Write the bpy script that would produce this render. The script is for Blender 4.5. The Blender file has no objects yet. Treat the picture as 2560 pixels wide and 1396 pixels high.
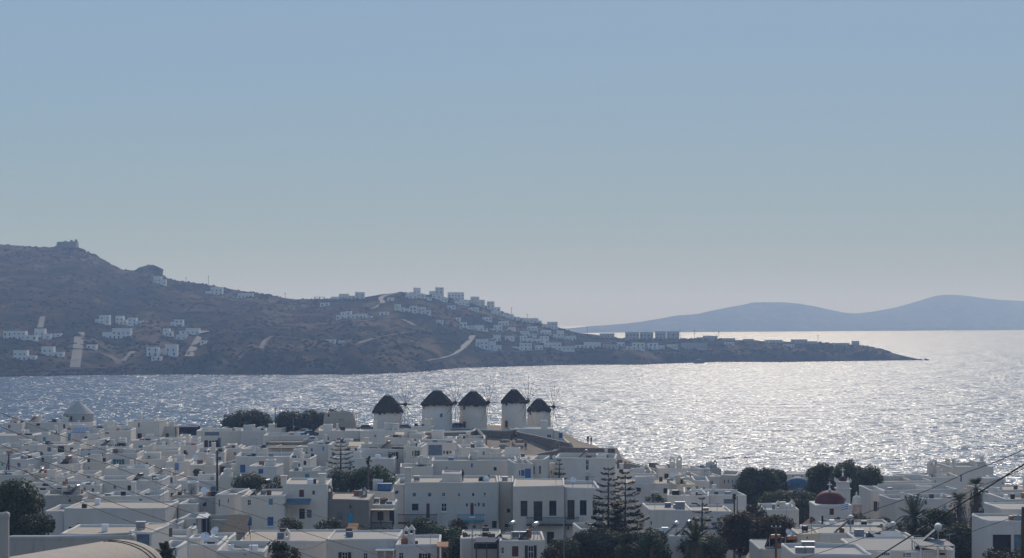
import bpy, bmesh, math, random
from mathutils import Vector, Matrix, noise as mnoise
R = math.radians
SC = bpy.context.scene
COL = SC.collection
rnd = random.Random(7)

# ------------------------------------------------------------------ camera
FPX, CX, HY, CH = 4500.0, 1280.0, 800.0, 40.0      # focal length and horizon of the view, eye height
cam_d = bpy.data.cameras.new('camera'); cam = bpy.data.objects.new('camera', cam_d); COL.objects.link(cam)
cam.location = (0, 0, CH); cam.rotation_euler = (R(90), 0, 0)
cam_d.sensor_width = 36.0; cam_d.lens = 36.0 * FPX / 2560.0
cam_d.shift_y = (HY - 698.0) / 2560.0
cam_d.clip_start = 0.5; cam_d.clip_end = 30000
SC.camera = cam

# ------------------------------------------------------------------ sky, sun, exposure
SUN_EL, SUN_AZ = R(31), R(8)                        # azimuth clockwise from the view axis (+Y)
world = bpy.data.worlds.new('World'); SC.world = world; world.use_nodes = True
wn = world.node_tree; wn.nodes.clear()
sky = wn.nodes.new('ShaderNodeTexSky'); sky.sky_type = 'NISHITA'; sky.sun_disc = False
sky.sun_elevation = SUN_EL; sky.sun_rotation = SUN_AZ
sky.altitude = 2500; sky.air_density = 1.0; sky.dust_density = 0.5; sky.ozone_density = 1.4
hsv = wn.nodes.new('ShaderNodeHueSaturation'); hsv.inputs['Saturation'].default_value = 0.92; hsv.inputs['Hue'].default_value = 0.493
lum = wn.nodes.new('ShaderNodeRGBToBW'); pw = wn.nodes.new('ShaderNodeMath'); pw.operation = 'POWER'; pw.inputs[1].default_value = -0.84   # flattens the sky's brightness gradient by grading, keeps its hue
sc2 = wn.nodes.new('ShaderNodeMath'); sc2.operation = 'MULTIPLY'; sc2.inputs[1].default_value = 2.8
vm = wn.nodes.new('ShaderNodeVectorMath'); vm.operation = 'SCALE'
bg = wn.nodes.new('ShaderNodeBackground'); bg.inputs['Strength'].default_value = 0.12
wo = wn.nodes.new('ShaderNodeOutputWorld')
wn.links.new(sky.outputs[0], lum.inputs[0]); wn.links.new(lum.outputs[0], pw.inputs[0]); wn.links.new(pw.outputs[0], sc2.inputs[0]); wn.links.new(sc2.outputs[0], vm.inputs['Scale'])
wn.links.new(sky.outputs[0], vm.inputs[0]); wn.links.new(vm.outputs[0], hsv.inputs['Color']); wn.links.new(hsv.outputs[0], bg.inputs[0]); wn.links.new(bg.outputs[0], wo.inputs[0])
sun_d = bpy.data.lights.new('sun', 'SUN'); sun = bpy.data.objects.new('sun', sun_d); COL.objects.link(sun)
sun_d.energy = 3.9; sun_d.angle = R(0.5); sun_d.color = (1.0, 0.93, 0.86)
sdir = Vector((math.sin(SUN_AZ) * math.cos(SUN_EL), math.cos(SUN_AZ) * math.cos(SUN_EL), math.sin(SUN_EL)))
sun.rotation_euler = sdir.to_track_quat('Z', 'Y').to_euler()
vs = SC.view_settings
vs.view_transform = 'Standard'; vs.look = 'None'; vs.exposure = -0.35; vs.gamma = 1.0; vs.use_curve_mapping = False
SC.render.engine = 'CYCLES'
cy = SC.cycles
cy.use_denoising = True; cy.denoiser = 'OPENIMAGEDENOISE'; cy.denoising_input_passes = 'RGB_ALBEDO_NORMAL'
cy.max_bounces = 6; cy.diffuse_bounces = 4; cy.glossy_bounces = 2; cy.transmission_bounces = 2; cy.volume_bounces = 0
cy.transparent_max_bounces = 8; cy.sample_clamp_direct = 6.0; cy.sample_clamp_indirect = 3.0
cy.caustics_reflective = False; cy.caustics_refractive = False

# ------------------------------------------------------------------ helpers
def tag(o, label=None, cat=None, group=None, kind=None):
    if label: o['label'] = label
    if cat: o['category'] = cat
    if group: o['group'] = group
    if kind: o['kind'] = kind
    return o
def wx(px, D): return (px - CX) / FPX * D
def wz(py, D): return CH - (py - HY) / FPX * D
def at(px, py, D): return Vector((wx(px, D), D, wz(py, D)))
def interp(tab, x):
    if x <= tab[0][0]: return tab[0][1]
    for (a, b), (c, d) in zip(tab, tab[1:]):
        if x <= c: return b + (d - b) * (x - a) / (c - a)
    return tab[-1][1]
def fbm(x, y, z=0.0, o=4):
    return mnoise.fractal((x, y, z), 1.0, 2.0, o)
def empty(name, loc=(0, 0, 0), rz=0.0):
    o = bpy.data.objects.new(name, None); o.location = loc; o.rotation_euler = (0, 0, rz); o.empty_display_size = 0.2
    COL.objects.link(o); return o
def mesh_obj(name, verts, faces, mats, parent=None, mi=None, smooth=False):
    me = bpy.data.meshes.new(name); me.from_pydata(verts, [], faces)
    for m in (mats if isinstance(mats, (list, tuple)) else [mats]): me.materials.append(m)
    if mi is not None: me.polygons.foreach_set('material_index', mi)
    if smooth: me.polygons.foreach_set('use_smooth', [True] * len(faces))
    me.update()
    o = bpy.data.objects.new(name, me); COL.objects.link(o)
    if parent is not None: o.parent = parent
    return o
def use_mesh(name, me, parent=None, loc=(0, 0, 0), rz=0.0, sc=None):
    o = bpy.data.objects.new(name, me); COL.objects.link(o)
    o.location = loc; o.rotation_euler = (0, 0, rz)
    if sc: o.scale = sc
    if parent is not None: o.parent = parent
    return o

# ------------------------------------------------------------------ materials
MATS = {}
def nmat(name):
    m = bpy.data.materials.new(name); m.use_nodes = True
    nt = m.node_tree; b = nt.nodes['Principled BSDF']; MATS[name] = m
    return m, nt, b
def mixcol(nt, fac, a, b, blend='MIX'):
    n = nt.nodes.new('ShaderNodeMix'); n.data_type = 'RGBA'; n.blend_type = blend
    if isinstance(fac, float): n.inputs[0].default_value = fac
    else: nt.links.new(fac, n.inputs[0])
    for v, s in ((a, n.inputs[6]), (b, n.inputs[7])):
        if isinstance(v, tuple): s.default_value = v if len(v) == 4 else (*v, 1)
        else: nt.links.new(v, s)
    return n.outputs[2]
def noise(nt, scale, detail=4, rough=0.55, vec=None, dist=0.0):
    n = nt.nodes.new('ShaderNodeTexNoise'); n.inputs['Scale'].default_value = scale; n.inputs['Detail'].default_value = detail
    n.inputs['Roughness'].default_value = rough; n.inputs['Distortion'].default_value = dist
    if vec is not None: nt.links.new(vec, n.inputs['Vector'])
    return n.outputs['Fac']
def coords(nt, scale=(1, 1, 1), world=True):
    if world:
        g = nt.nodes.new('ShaderNodeNewGeometry'); src = g.outputs['Position']
    else:
        g = nt.nodes.new('ShaderNodeTexCoord'); src = g.outputs['Object']
    mp = nt.nodes.new('ShaderNodeMapping'); mp.inputs['Scale'].default_value = scale
    nt.links.new(src, mp.inputs['Vector']); return mp.outputs[0]
def ramp(nt, fac, a, b, c0=(0, 0, 0), c1=(1, 1, 1)):
    n = nt.nodes.new('ShaderNodeValToRGB'); n.color_ramp.elements[0].position = a; n.color_ramp.elements[1].position = b
    n.color_ramp.elements[0].color = (*c0, 1); n.color_ramp.elements[1].color = (*c1, 1)
    nt.links.new(fac, n.inputs[0]); return n.outputs[0]
def bump(nt, b, h, strength, dist):
    n = nt.nodes.new('ShaderNodeBump'); n.inputs['Strength'].default_value = strength; n.inputs['Distance'].default_value = dist
    nt.links.new(h, n.inputs['Height']); nt.links.new(n.outputs[0], b.inputs['Normal']); return n
def plain(name, col, rough=0.8, var=0.25, scale=1.5, metal=0.0, bmp=0.0, spec=0.25):
    m, nt, b = nmat(name); c = coords(nt)
    f = noise(nt, scale, 4, 0.6, c)
    lo = tuple(x * (1 - var) for x in col); hi = tuple(min(1, x * (1 + var)) for x in col)
    nt.links.new(mixcol(nt, ramp(nt, f, 0.3, 0.7), lo, hi), b.inputs['Base Color'])
    b.inputs['Roughness'].default_value = rough; b.inputs['Metallic'].default_value = metal
    b.inputs['Specular IOR Level'].default_value = spec
    if bmp: bump(nt, b, noise(nt, scale * 6, 4, 0.6, c), bmp, 0.05)
    return m

def water_mat():
    m, nt, b = nmat('sea_water')
    b.inputs['Base Color'].default_value = (0.02, 0.05, 0.095, 1)
    b.inputs['IOR'].default_value = 1.333; b.inputs['Specular IOR Level'].default_value = 0.5
    b.inputs['Roughness'].default_value = 0.25
    c1 = coords(nt, (0.7, 1, 1))
    add = nt.nodes.new('ShaderNodeMath'); add.operation = 'MULTIPLY_ADD'
    nt.links.new(noise(nt, 0.05, 2, 0.5, c1), add.inputs[0]); add.inputs[1].default_value = 3.2; nt.links.new(noise(nt, 0.36, 2, 0.46, c1, 0.4), add.inputs[2])
    bump(nt, b, add.outputs[0], 1.0, 3.1)
    return m
water = water_mat()

# ------------------------------------------------------------------ sea
def sea():
    xs = [-9000, -2500, 2500, 9000]; ys = [-300, 500, 2500, 12000]
    v = [(x, y, 0) for y in ys for x in xs]
    f = [(r * 4 + c, r * 4 + c + 1, r * 4 + c + 5, r * 4 + c + 4) for r in range(3) for c in range(3)]
    tag(mesh_obj('sea', v, f, water), kind='structure')
sea()

# ------------------------------------------------------------------ hills across the bay and the island behind
SKYL = [(-500, 640), (-250, 622), (0, 610), (60, 615), (115, 620), (140, 617), (190, 619), (215, 630), (240, 640), (265, 652), (290, 668), (310, 674), (330, 677),
        (345, 673), (375, 669), (400, 682), (420, 697), (440, 702), (480, 708), (520, 713), (560, 720), (600, 727), (650, 735), (700, 743), (740, 749),
        (780, 748), (830, 747), (910, 744), (950, 735), (1000, 731), (1050, 735), (1100, 742), (1160, 751), (1200, 764), (1250, 780), (1300, 797), (1350, 808), (1400, 821),
        (1440, 831), (1480, 837), (1560, 846), (1700, 848), (1800, 850), (1900, 853), (2000, 855), (2050, 857), (2150, 863), (2200, 874), (2240, 885),
        (2275, 894), (2300, 899), (2320, 903)]
COAST = [(-500, 948), (0, 942), (200, 938), (450, 936), (700, 937), (900, 936), (1050, 930), (1150, 920), (1300, 916), (1450, 912), (1600, 912), (1700, 908),
         (1800, 905), (1950, 905), (2100, 903), (2280, 901), (2320, 901)]
BLUFF = [(-500, 14), (0, 14), (300, 17), (450, 30), (600, 46), (900, 44), (1050, 26), (1150, 15), (1300, 22), (1500, 25), (1700, 22), (2000, 27), (2150, 24), (2240, 12), (2320, 0)]
RDEP = [(-500, 800), (0, 720), (400, 640), (740, 560), (1000, 520), (1250, 420), (1450, 260), (1700, 190), (2000, 150), (2200, 90), (2300, 25), (2320, 12)]
def far_point(px, t):
    """terrain of the headland: t = 0 at the shore, 1 on the crest, 2 at the shore behind"""
    yc = interp(COAST, px); ys = interp(SKYL, px)
    Dc = CH * FPX / (yc - HY); dep = interp(RDEP, px)
    if t <= 1:
        D = Dc + dep * t ** 1.25
        # low bluff at the water, then the slope in view
        bl = 7 * min(1, dep / 300)
        s = min(1, t / 0.07); 
        bh = interp(BLUFF, px) * (.8 + .5 * fbm(px * .02, 2.2, .3, 3)); y0 = yc - bh * s ** 0.8
        tt = max(0, (t - 0.07) / 0.93)
        w = tt ** 0.92
        y = y0 + (ys - y0) * w
        z = wz(y, D)
        X = wx(px, D)
        n = fbm(X * .012, D * .012, 3.1, 5) * 4.2 + fbm(X * .05, D * .05, 1.7, 4) * 1.8
        fade = min(1, t / 0.1) * (1 - 0.75 * max(0, t - .75) / .25) * min(1, dep / 250)
        z += n * fade
        if t < 0.07: z = max(z, 0.2) if t > 0.01 else -0.5
    else:
        D = Dc + dep * (1 + (t - 1) * 1.1)
        D1 = Dc + dep; z1 = wz(ys, D1)
        u = t - 1
        z = z1 * (1 - u * u * (3 - 2 * u)) - 0.8 * u
    return D, z
def terrain_grid(name, fn, pxs, ts, mat):
    v = []; f = []
    for px in pxs:
        for t in ts:
            D, z = fn(px, t); v.append((wx(px, D), D, z))
    n = len(ts)
    for i in range(len(pxs) - 1):
        for j in range(n - 1):
            a = i * n + j; f.append((a, a + n, a + n + 1, a + 1))
    o = mesh_obj(name, v, f, mat, smooth=True); tag(o, kind='structure'); return o
def hill_mat():
    m, nt, b = nmat('dry_hillside')
    c = coords(nt, (1, 1, 1))
    big = noise(nt, 0.011, 4, 0.6, c); mid = noise(nt, 0.05, 5, 0.65, c); fine = noise(nt, 0.3, 4, 0.7, c)
    soft = noise(nt, 0.02, 3, 0.5, coords(nt, (1, 0.45, 1)))
    base = mixcol(nt, ramp(nt, big, 0.40, 0.60), (0.024, 0.028, 0.018), (0.105, 0.060, 0.038))
    base = mixcol(nt, ramp(nt, soft, 0.50, 0.62), base, (0.15, 0.108, 0.068))
    base = mixcol(nt, ramp(nt, mid, 0.44, 0.62), base, (0.013, 0.017, 0.011))
    base = mixcol(nt, ramp(nt, fine, 0.58, 0.74), base, (0.085, 0.07, 0.052))
    nt.links.new(base, b.inputs['Base Color']); b.inputs['Roughness'].default_value = 1.0; b.inputs['Specular IOR Level'].default_value = 0.0
    bump(nt, b, mid, 1.0, 3.0)
    return m
hillm = hill_mat()
headland = terrain_grid('headland_hill', far_point, [-500 + i * 10 for i in range(283)], [0, .005, .015, .03, .05, .07] + [.07 + .93 * k / 60 for k in range(1, 61)] + [1.15, 1.35, 1.6, 1.8, 2.0], hillm)

ISK = [(1250, 831), (1300, 828), (1410, 822), (1440, 820), (1470, 817), (1500, 815), (1560, 810), (1600, 805), (1650, 797), (1690, 789), (1740, 786), (1780, 777), (1820, 769),
       (1860, 762), (1880, 757), (1900, 756), (1960, 756), (2000, 760), (2040, 767), (2080, 776), (2110, 782), (2140, 784), (2180, 780), (2240, 769), (2280, 758), (2320, 745),
       (2350, 738), (2380, 737), (2420, 740), (2460, 746), (2500, 750), (2560, 753), (2700, 764), (2900, 790), (3100, 823)]
def island_point(px, t):
    yc = 833 - (px - 1410) * 7.5 / 1150; ys = interp(ISK, px)
    Dc = CH * FPX / (yc - HY); dep = 700
    if t <= 1:
        D = Dc + dep * t; y0 = yc - 2 * min(1, t / .03); z = wz(y0 + (ys - y0) * t ** 0.8, D)
        z += fbm(wx(px, D) * .004, D * .004, 9, 5) * 9 * min(1, t * 5) * min(1, (1 - t) * 3 + .15)
        if t == 0: z = -1
    else:
        D = Dc + dep * t; u = t - 1; z = wz(ys, Dc + dep) * (1 - u * u * (3 - 2 * u)) - 1.5 * u
    return D, z
island = terrain_grid('island_hills', island_point, [1250 + i * 15 for i in range(124)], [0, .03, .08] + [.08 + .92 * k / 20 for k in range(1, 21)] + [1.3, 1.6, 2.0], hillm)

# ------------------------------------------------------------------ town materials
def plaster(name, col, dirt, amt=0.5, bmp=0.25):
    m, nt, b = nmat(name); c = coords(nt); cz = coords(nt, (1, 1, 0.18))
    n1 = noise(nt, 0.55, 5, 0.6, c); n2 = noise(nt, 2.2, 4, 0.65, cz); n3 = noise(nt, 0.13, 2, 0.5, c)
    a = mixcol(nt, ramp(nt, n1, 0.35, 0.7), col, tuple(x * 0.9 for x in col))
    a = mixcol(nt, ramp(nt, n3, 0.4, 0.62), a, tuple(x * y for x, y in zip(col, (0.97, 0.93, 0.86))))
    mul = nt.nodes.new('ShaderNodeMath'); mul.operation = 'MULTIPLY'; mul.inputs[1].default_value = amt
    nt.links.new(ramp(nt, n2, 0.55, 0.78), mul.inputs[0])
    a = mixcol(nt, mul.outputs[0], a, dirt)
    nt.links.new(a, b.inputs['Base Color']); b.inputs['Roughness'].default_value = 0.9; b.inputs['Specular IOR Level'].default_value = 0.15
    bump(nt, b, noise(nt, 3.0, 4, 0.6, c), bmp, 0.06)
    return m
WALLM = {
    'w': plaster('white_lime_plaster', (0.69, 0.64, 0.575), (0.44, 0.39, 0.33)),
    'b': plaster('shaded_white_plaster', (0.62, 0.58, 0.53), (0.42, 0.38, 0.335), 0.5),  # darker copy of the white plaster, shade put into its colour
    'c': plaster('cream_plaster', (0.62, 0.55, 0.44), (0.42, 0.36, 0.28)),
    'k': plaster('weathered_cement', (0.40, 0.385, 0.355), (0.24, 0.22, 0.20), 0.7),
    'f': plaster('lifted_white_plaster', (0.70, 0.68, 0.65), (0.5, 0.48, 0.45), 0.4),  # white raised in colour to brighten far house fronts in shade
    's': plaster('bare_stone_render', (0.235, 0.22, 0.205), (0.12, 0.11, 0.10), 0.8, 0.6),
    'y': plaster('ochre_stone', (0.40, 0.345, 0.275), (0.26, 0.22, 0.18), 0.7, 0.5),
}
ROOFM = {
    'w': plaster('white_roof_wash', (0.42, 0.385, 0.34), (0.28, 0.25, 0.22), 0.9),
    'c': plaster('cement_roof_screed', (0.45, 0.375, 0.30), (0.28, 0.23, 0.185), 0.8),
    'g': plaster('grey_roof_screed', (0.34, 0.32, 0.30), (0.22, 0.20, 0.19), 0.7),
}
M_ = {
    'blue': plain('blue_paint', (0.035, 0.12, 0.30), 0.5), 'turq': plain('turquoise_paint', (0.04, 0.27, 0.38), 0.5),
    'green': plain('green_paint', (0.02, 0.20, 0.17), 0.5), 'dgreen': plain('dark_green_paint', (0.014, 0.045, 0.040), 0.5),
    'brown': plain('brown_red_paint', (0.10, 0.035, 0.028), 0.5), 'lilac': plain('pale_blue_paint', (0.16, 0.22, 0.42), 0.5),
    'dark': plain('dark_timber', (0.028, 0.024, 0.026), 0.6), 'white': plain('white_paint', (0.74, 0.74, 0.74), 0.5, 0.08),
    'gap': plain('unlit_interior', (0.035, 0.033, 0.035), 0.9), 'gpaint': plain('grey_blue_paint', (0.12, 0.16, 0.22), 0.5),  # interior one: near-black colour standing in for shade inside openings
    'black': plain('black_plastic', (0.018, 0.018, 0.020), 0.45), 'steel': plain('galvanised_steel', (0.38, 0.38, 0.39), 0.35, 0.15, 2, 0.8),
    'copper': plain('rusty_copper_paint', (0.32, 0.13, 0.07), 0.45), 'grey': plain('grey_metal_paint', (0.24, 0.25, 0.26), 0.5),
    'wood': plain('weathered_wood', (0.10, 0.075, 0.055), 0.85), 'pole': plain('tarred_pole_wood', (0.035, 0.030, 0.028), 0.85),
    'wire': plain('cable_rubber', (0.02, 0.02, 0.021), 0.6), 'bluecloth': plain('blue_canvas', (0.05, 0.13, 0.26), 0.85),
    'navycloth': plain('navy_canvas', (0.015, 0.028, 0.06), 0.85), 'greycloth': plain('grey_blue_canvas', (0.09, 0.13, 0.17), 0.85),
    'beige': plain('beige_awning', (0.46, 0.37, 0.26), 0.85), 'orange': plain('orange_tile', (0.36, 0.16, 0.07), 0.85),
    'red': plain('red_dome_paint', (0.105, 0.026, 0.024), 0.75, 0.25, 0.8), 'bluedome': plain('blue_dome_paint', (0.04, 0.095, 0.15), 0.7, 0.25, 0.8),
    'dullwhite': plain('dull_white_enamel', (0.48, 0.47, 0.45), 0.7, 0.15),
    'pink': plain('pink_plaster', (0.50, 0.36, 0.32), 0.9), 'silver': plain('bare_silver_steel', (0.50, 0.49, 0.47), 0.5, 0.1, 2, 0.9),
}
def glass_mat():
    m, nt, b = nmat('window_glass'); b.inputs['Base Color'].default_value = (0.016, 0.02, 0.026, 1)
    b.inputs['Roughness'].default_value = 0.12; b.inputs['Specular IOR Level'].default_value = 0.22
    bump(nt, b, noise(nt, 1.5, 2, 0.5, coords(nt)), 0.06, 0.05); return m
M_['glass'] = glass_mat()
def panel_mat():
    m, nt, b = nmat('solar_collector_glass'); b.inputs['Base Color'].default_value = (0.02, 0.022, 0.03, 1)
    b.inputs['Roughness'].default_value = 0.12; return m
M_['panel'] = panel_mat()
def ground_mat():
    m, nt, b = nmat('dry_ground'); c = coords(nt)
    a = mixcol(nt, ramp(nt, noise(nt, 0.25, 5, 0.65, c), 0.35, 0.65), (0.30, 0.235, 0.17), (0.19, 0.15, 0.11))
    a = mixcol(nt, ramp(nt, noise(nt, 1.2, 4, 0.7, c), 0.58, 0.68), a, (0.085, 0.075, 0.05))
    nt.links.new(a, b.inputs['Base Color']); b.inputs['Roughness'].default_value = 0.95; b.inputs['Specular IOR Level'].default_value = 0.1
    bump(nt, b, noise(nt, 2.5, 5, 0.65, c), 0.6, 0.12); return m
groundm = ground_mat()
def stone_mat():
    m, nt, b = nmat('dry_stone_masonry'); c = coords(nt, (1, 1, 1.5))
    v = nt.nodes.new('ShaderNodeTexVoronoi'); v.inputs['Scale'].default_value = 2.2; nt.links.new(c, v.inputs['Vector'])
    a = mixcol(nt, v.outputs['Distance'], (0.26, 0.235, 0.205), (0.10, 0.09, 0.08))
    a = mixcol(nt, ramp(nt, noise(nt, 0.6, 4, 0.6, c), 0.4, 0.6), a, (0.18, 0.15, 0.115))
    nt.links.new(a, b.inputs['Base Color']); b.inputs['Roughness'].default_value = 0.95
    bump(nt, b, v.outputs['Distance'], 0.8, 0.1).invert = True; return m
stonem = stone_mat()
def thatch_mat():
    m, nt, b = nmat('old_thatch'); c = coords(nt, (1, 1, 0.3), False)
    a = mixcol(nt, ramp(nt, noise(nt, 5, 5, 0.7, c), 0.35, 0.7), (0.022, 0.018, 0.017), (0.085, 0.07, 0.06))
    nt.links.new(a, b.inputs['Base Color']); b.inputs['Roughness'].default_value = 1.0; b.inputs['Specular IOR Level'].default_value = 0.05
    bump(nt, b, noise(nt, 9, 5, 0.7, c), 1.0, 0.15); return m
thatchm = thatch_mat()

# ------------------------------------------------------------------ town ground
GL = [(30, 34), (100, 21), (150, 13), (190, 9.2), (230, 8.0), (300, 7.6), (350, 8.0), (400, 9.0), (432, 11.0), (446, 10.5), (458, 4), (470, -2)]
GR = [(30, 34), (100, 21), (150, 13), (190, 8.6), (230, 6.4), (300, 4.2), (350, 2.8), (372, 2.0), (392, 0.8), (410, -2), (470, -3)]
def ground_z(px, D):
    w = min(1, max(0, (px - 1430) / 160)); w = w * w * (3 - 2 * w)
    return interp(GL, D) * (1 - w) + interp(GR, D) * w
def town_ground():
    pxs = [-700 + 40 * i for i in range(102)]; Ds = [30, 60, 80, 100, 125, 150, 170, 190, 210, 230, 265, 300, 325, 350, 372, 392, 400, 410, 421, 432, 446, 458, 470]
    terrain_grid('town_ground', lambda p, D: (D, ground_z(p, D)), pxs, Ds, groundm)
town_ground()
# the knoll of the windmills: rows of (distance, height) for a few columns, blended between
KN = [(740, [(352, 8.0), (372, 8.6), (392, 13.2), (430, 14.0), (446, 9), (460, -2)]),
      (820, [(352, 8.0), (372, 9.5), (390, 14.6), (430, 15.2), (446, 9), (460, -2)]),
      (1190, [(345, 8.0), (366, 11.0), (386, 15.2), (425, 15.6), (440, 9), (456, -2)]),
      (1215, [(345, 10.2), (362, 12.3), (384, 15.2), (425, 15.6), (440, 9), (456, -2)]),
      (1330, [(343, 10.2), (358, 11.8), (382, 14.9), (425, 15.4), (440, 9), (456, -2)]),
      (1420, [(343, 8.6), (360, 11.4), (384, 13.2), (420, 13.4), (434, 7), (452, -2)]),
      (1545, [(343, 6.0), (362, 8.2), (384, 10.2), (410, 10.0), (425, 4), (445, -2)]),
      (1640, [(343, 3.0), (360, 6.2), (380, 7.2), (396, 6.4), (408, 2), (430, -2)]),
      (1740, [(343, 2.0), (360, 3.0), (380, 3.0), (392, 1.5), (404, -1.5), (430, -3)])]
def knoll_z(px, D):
    px = min(max(px, KN[0][0]), KN[-1][0])
    for (a, ra), (b, rb) in zip(KN, KN[1:]):
        if px <= b:
            t = (px - a) / (b - a); return interp(ra, D) * (1 - t) + interp(rb, D) * t
def knoll_fn(px, D):
    z = knoll_z(px, D) + fbm(wx(px, D) * .15, D * .15, 5, 3) * 0.25
    e = min(1, (px - 740) / 60, (1740 - px) / 60); return D, z if e >= 1 else z * max(e, 0) + (1 - max(e, 0)) * (ground_z(px, D) - 0.4)
terrain_grid('mill_knoll', knoll_fn, [740 + 12.5 * i for i in range(81)], [343, 348, 352, 356, 360, 364, 368, 373, 378, 384, 390, 396, 404, 412, 420, 428, 436, 446, 460], groundm)

# ------------------------------------------------------------------ house builder
def line_int(p, d, q, e):
    den = d[0] * e[1] - d[1] * e[0]
    if abs(den) < 1e-7: return q
    t = ((q[0] - p[0]) * e[1] - (q[1] - p[1]) * e[0]) / den
    return (p[0] + d[0] * t, p[1] + d[1] * t)
def inset(poly, k):
    """move every edge of a counter-clockwise polygon inwards by k"""
    n = len(poly); L = []
    for i in range(n):
        a, b = poly[i], poly[(i + 1) % n]; dx, dy = b[0] - a[0], b[1] - a[1]; l = math.hypot(dx, dy)
        nx, ny = -dy / l, dx / l; L.append(((a[0] + nx * k, a[1] + ny * k), (dx / l, dy / l)))
    return [line_int(*L[i - 1], *L[i]) for i in range(n)]
def ring_mesh(poly, prof, close_top=False):
    """sweep (inset, z) profile around a polygon"""
    v = []; f = []; n = len(poly)
    for k, z in prof:
        v += [(x, y, z) for x, y in inset(poly, k)]
    for r in range(len(prof) - 1):
        for i in range(n):
            j = (i + 1) % n; f.append((r * n + i, r * n + j, (r + 1) * n + j, (r + 1) * n + i))
    if close_top: f.append(tuple(range((len(prof) - 1) * n, len(prof) * n)))
    return v, f
def wall_face(V, F, a, b, z0, z1, cuts, rec):
    """one wall from a to b (outward normal on the right), with recessed openings cuts = [(u0, u1, za, zb)]"""
    L = math.hypot(b[0] - a[0], b[1] - a[1]); dx, dy = (b[0] - a[0]) / L, (b[1] - a[1]) / L; nx, ny = dy, -dx
    us = sorted({0, L, *[max(0, min(L, u)) for c in cuts for u in c[:2]]}); zs = sorted({z0, z1, *[max(z0, min(z1, z)) for c in cuts for z in c[2:]]})
    def P(u, z, r=0.0): return (a[0] + dx * u - nx * r, a[1] + dy * u - ny * r, z)
    def quad(*p): 
        i = len(V); V.extend(p); F.append((i, i + 1, i + 2, i + 3))
    for u0, u1 in zip(us, us[1:]):
        for q0, q1 in zip(zs, zs[1:]):
            um, zm = (u0 + u1) / 2, (q0 + q1) / 2
            if not any(c[0] < um < c[1] and c[2] < zm < c[3] for c in cuts): quad(P(u0, q0), P(u1, q0), P(u1, q1), P(u0, q1))
    for u0, u1, q0, q1 in cuts:
        r = rec
        quad(P(u0, q0, r), P(u1, q0, r), P(u1, q1, r), P(u0, q1, r))
        quad(P(u0, q0), P(u0, q0, r), P(u0, q1, r), P(u0, q1)); quad(P(u1, q0, r), P(u1, q0), P(u1, q1), P(u1, q1, r))
        quad(P(u0, q0), P(u1, q0), P(u1, q0, r), P(u0, q0, r)); quad(P(u0, q1, r), P(u1, q1, r), P(u1, q1), P(u0, q1))
def boxes(bs):
    """verts, faces of axis boxes (x0,x1,y0,y1,z0,z1)"""
    V = []; F = []
    for x0, x1, y0, y1, z0, z1 in bs:
        i = len(V)
        V += [(x0, y0, z0), (x1, y0, z0), (x1, y1, z0), (x0, y1, z0), (x0, y0, z1), (x1, y0, z1), (x1, y1, z1), (x0, y1, z1)]
        F += [(i, i + 3, i + 2, i + 1), (i + 4, i + 5, i + 6, i + 7), (i, i + 1, i + 5, i + 4), (i + 1, i + 2, i + 6, i + 5), (i + 2, i + 3, i + 7, i + 6), (i + 3, i, i + 4, i + 7)]
    return V, F
def raw_mesh(name, VF, mat, smooth=False):
    me = bpy.data.meshes.new(name); me.from_pydata(VF[0], [], VF[1]); me.materials.append(mat)
    if smooth: me.polygons.foreach_set('use_smooth', [True] * len(me.polygons))
    me.update(); return me
UNIT = {}
def unit(kind, mat):
    """shared unit pieces of windows, x -0.5..0.5, z 0..1, y = 0 at the back of the opening, front towards -y"""
    k = (kind, mat)
    if k in UNIT: return UNIT[k]
    t = 0.09
    if kind == 'frame': vf = boxes([(-.5, -.5 + t, -.07, 0, 0, 1), (.5 - t, .5, -.07, 0, 0, 1), (-.5 + t, .5 - t, -.07, 0, 0, t * .7), (-.5 + t, .5 - t, -.07, 0, 1 - t * .7, 1), (-.035, .035, -.06, 0, t * .7, 1 - t * .7), (-.5 + t, -.035, -.05, 0, .5, .54), (.035, .5 - t, -.05, 0, .5, .54)])
    elif kind == 'rim': vf = boxes([(-.62, -.48, -.22, .0, -.12, 1.12), (.48, .62, -.22, .0, -.12, 1.12), (-.48, .48, -.22, .0, -.12, .02), (-.48, .48, -.22, .0, .98, 1.12)])
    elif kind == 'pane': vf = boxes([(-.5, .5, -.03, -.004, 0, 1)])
    elif kind == 'leaf':   # a closed leaf with three battens
        vf = boxes([(-.5, .5, -.08, 0, 0, 1), (-.42, .42, -.10, -.08, .06, .16), (-.42, .42, -.10, -.08, .46, .54), (-.42, .42, -.10, -.08, .84, .94)])
    elif kind == 'sill': vf = boxes([(-.58, .58, -.30, 0, -.10, -.015)])
    UNIT[k] = raw_mesh(kind, vf, M_[mat]); return UNIT[k]
STY = {  # style: (part name, base piece, base material, [extra])
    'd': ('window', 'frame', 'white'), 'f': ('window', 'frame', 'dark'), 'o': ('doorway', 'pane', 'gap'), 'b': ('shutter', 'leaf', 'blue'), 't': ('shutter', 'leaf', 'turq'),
    'r': ('door', 'leaf', 'brown'), 'l': ('door', 'leaf', 'lilac'), 'g': ('window', 'frame', 'white'), 'v': ('window', 'frame', 'white'), 'G': ('window', 'frame', 'dgreen'), 'p': ('window', 'pane', 'gpaint')}
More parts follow.
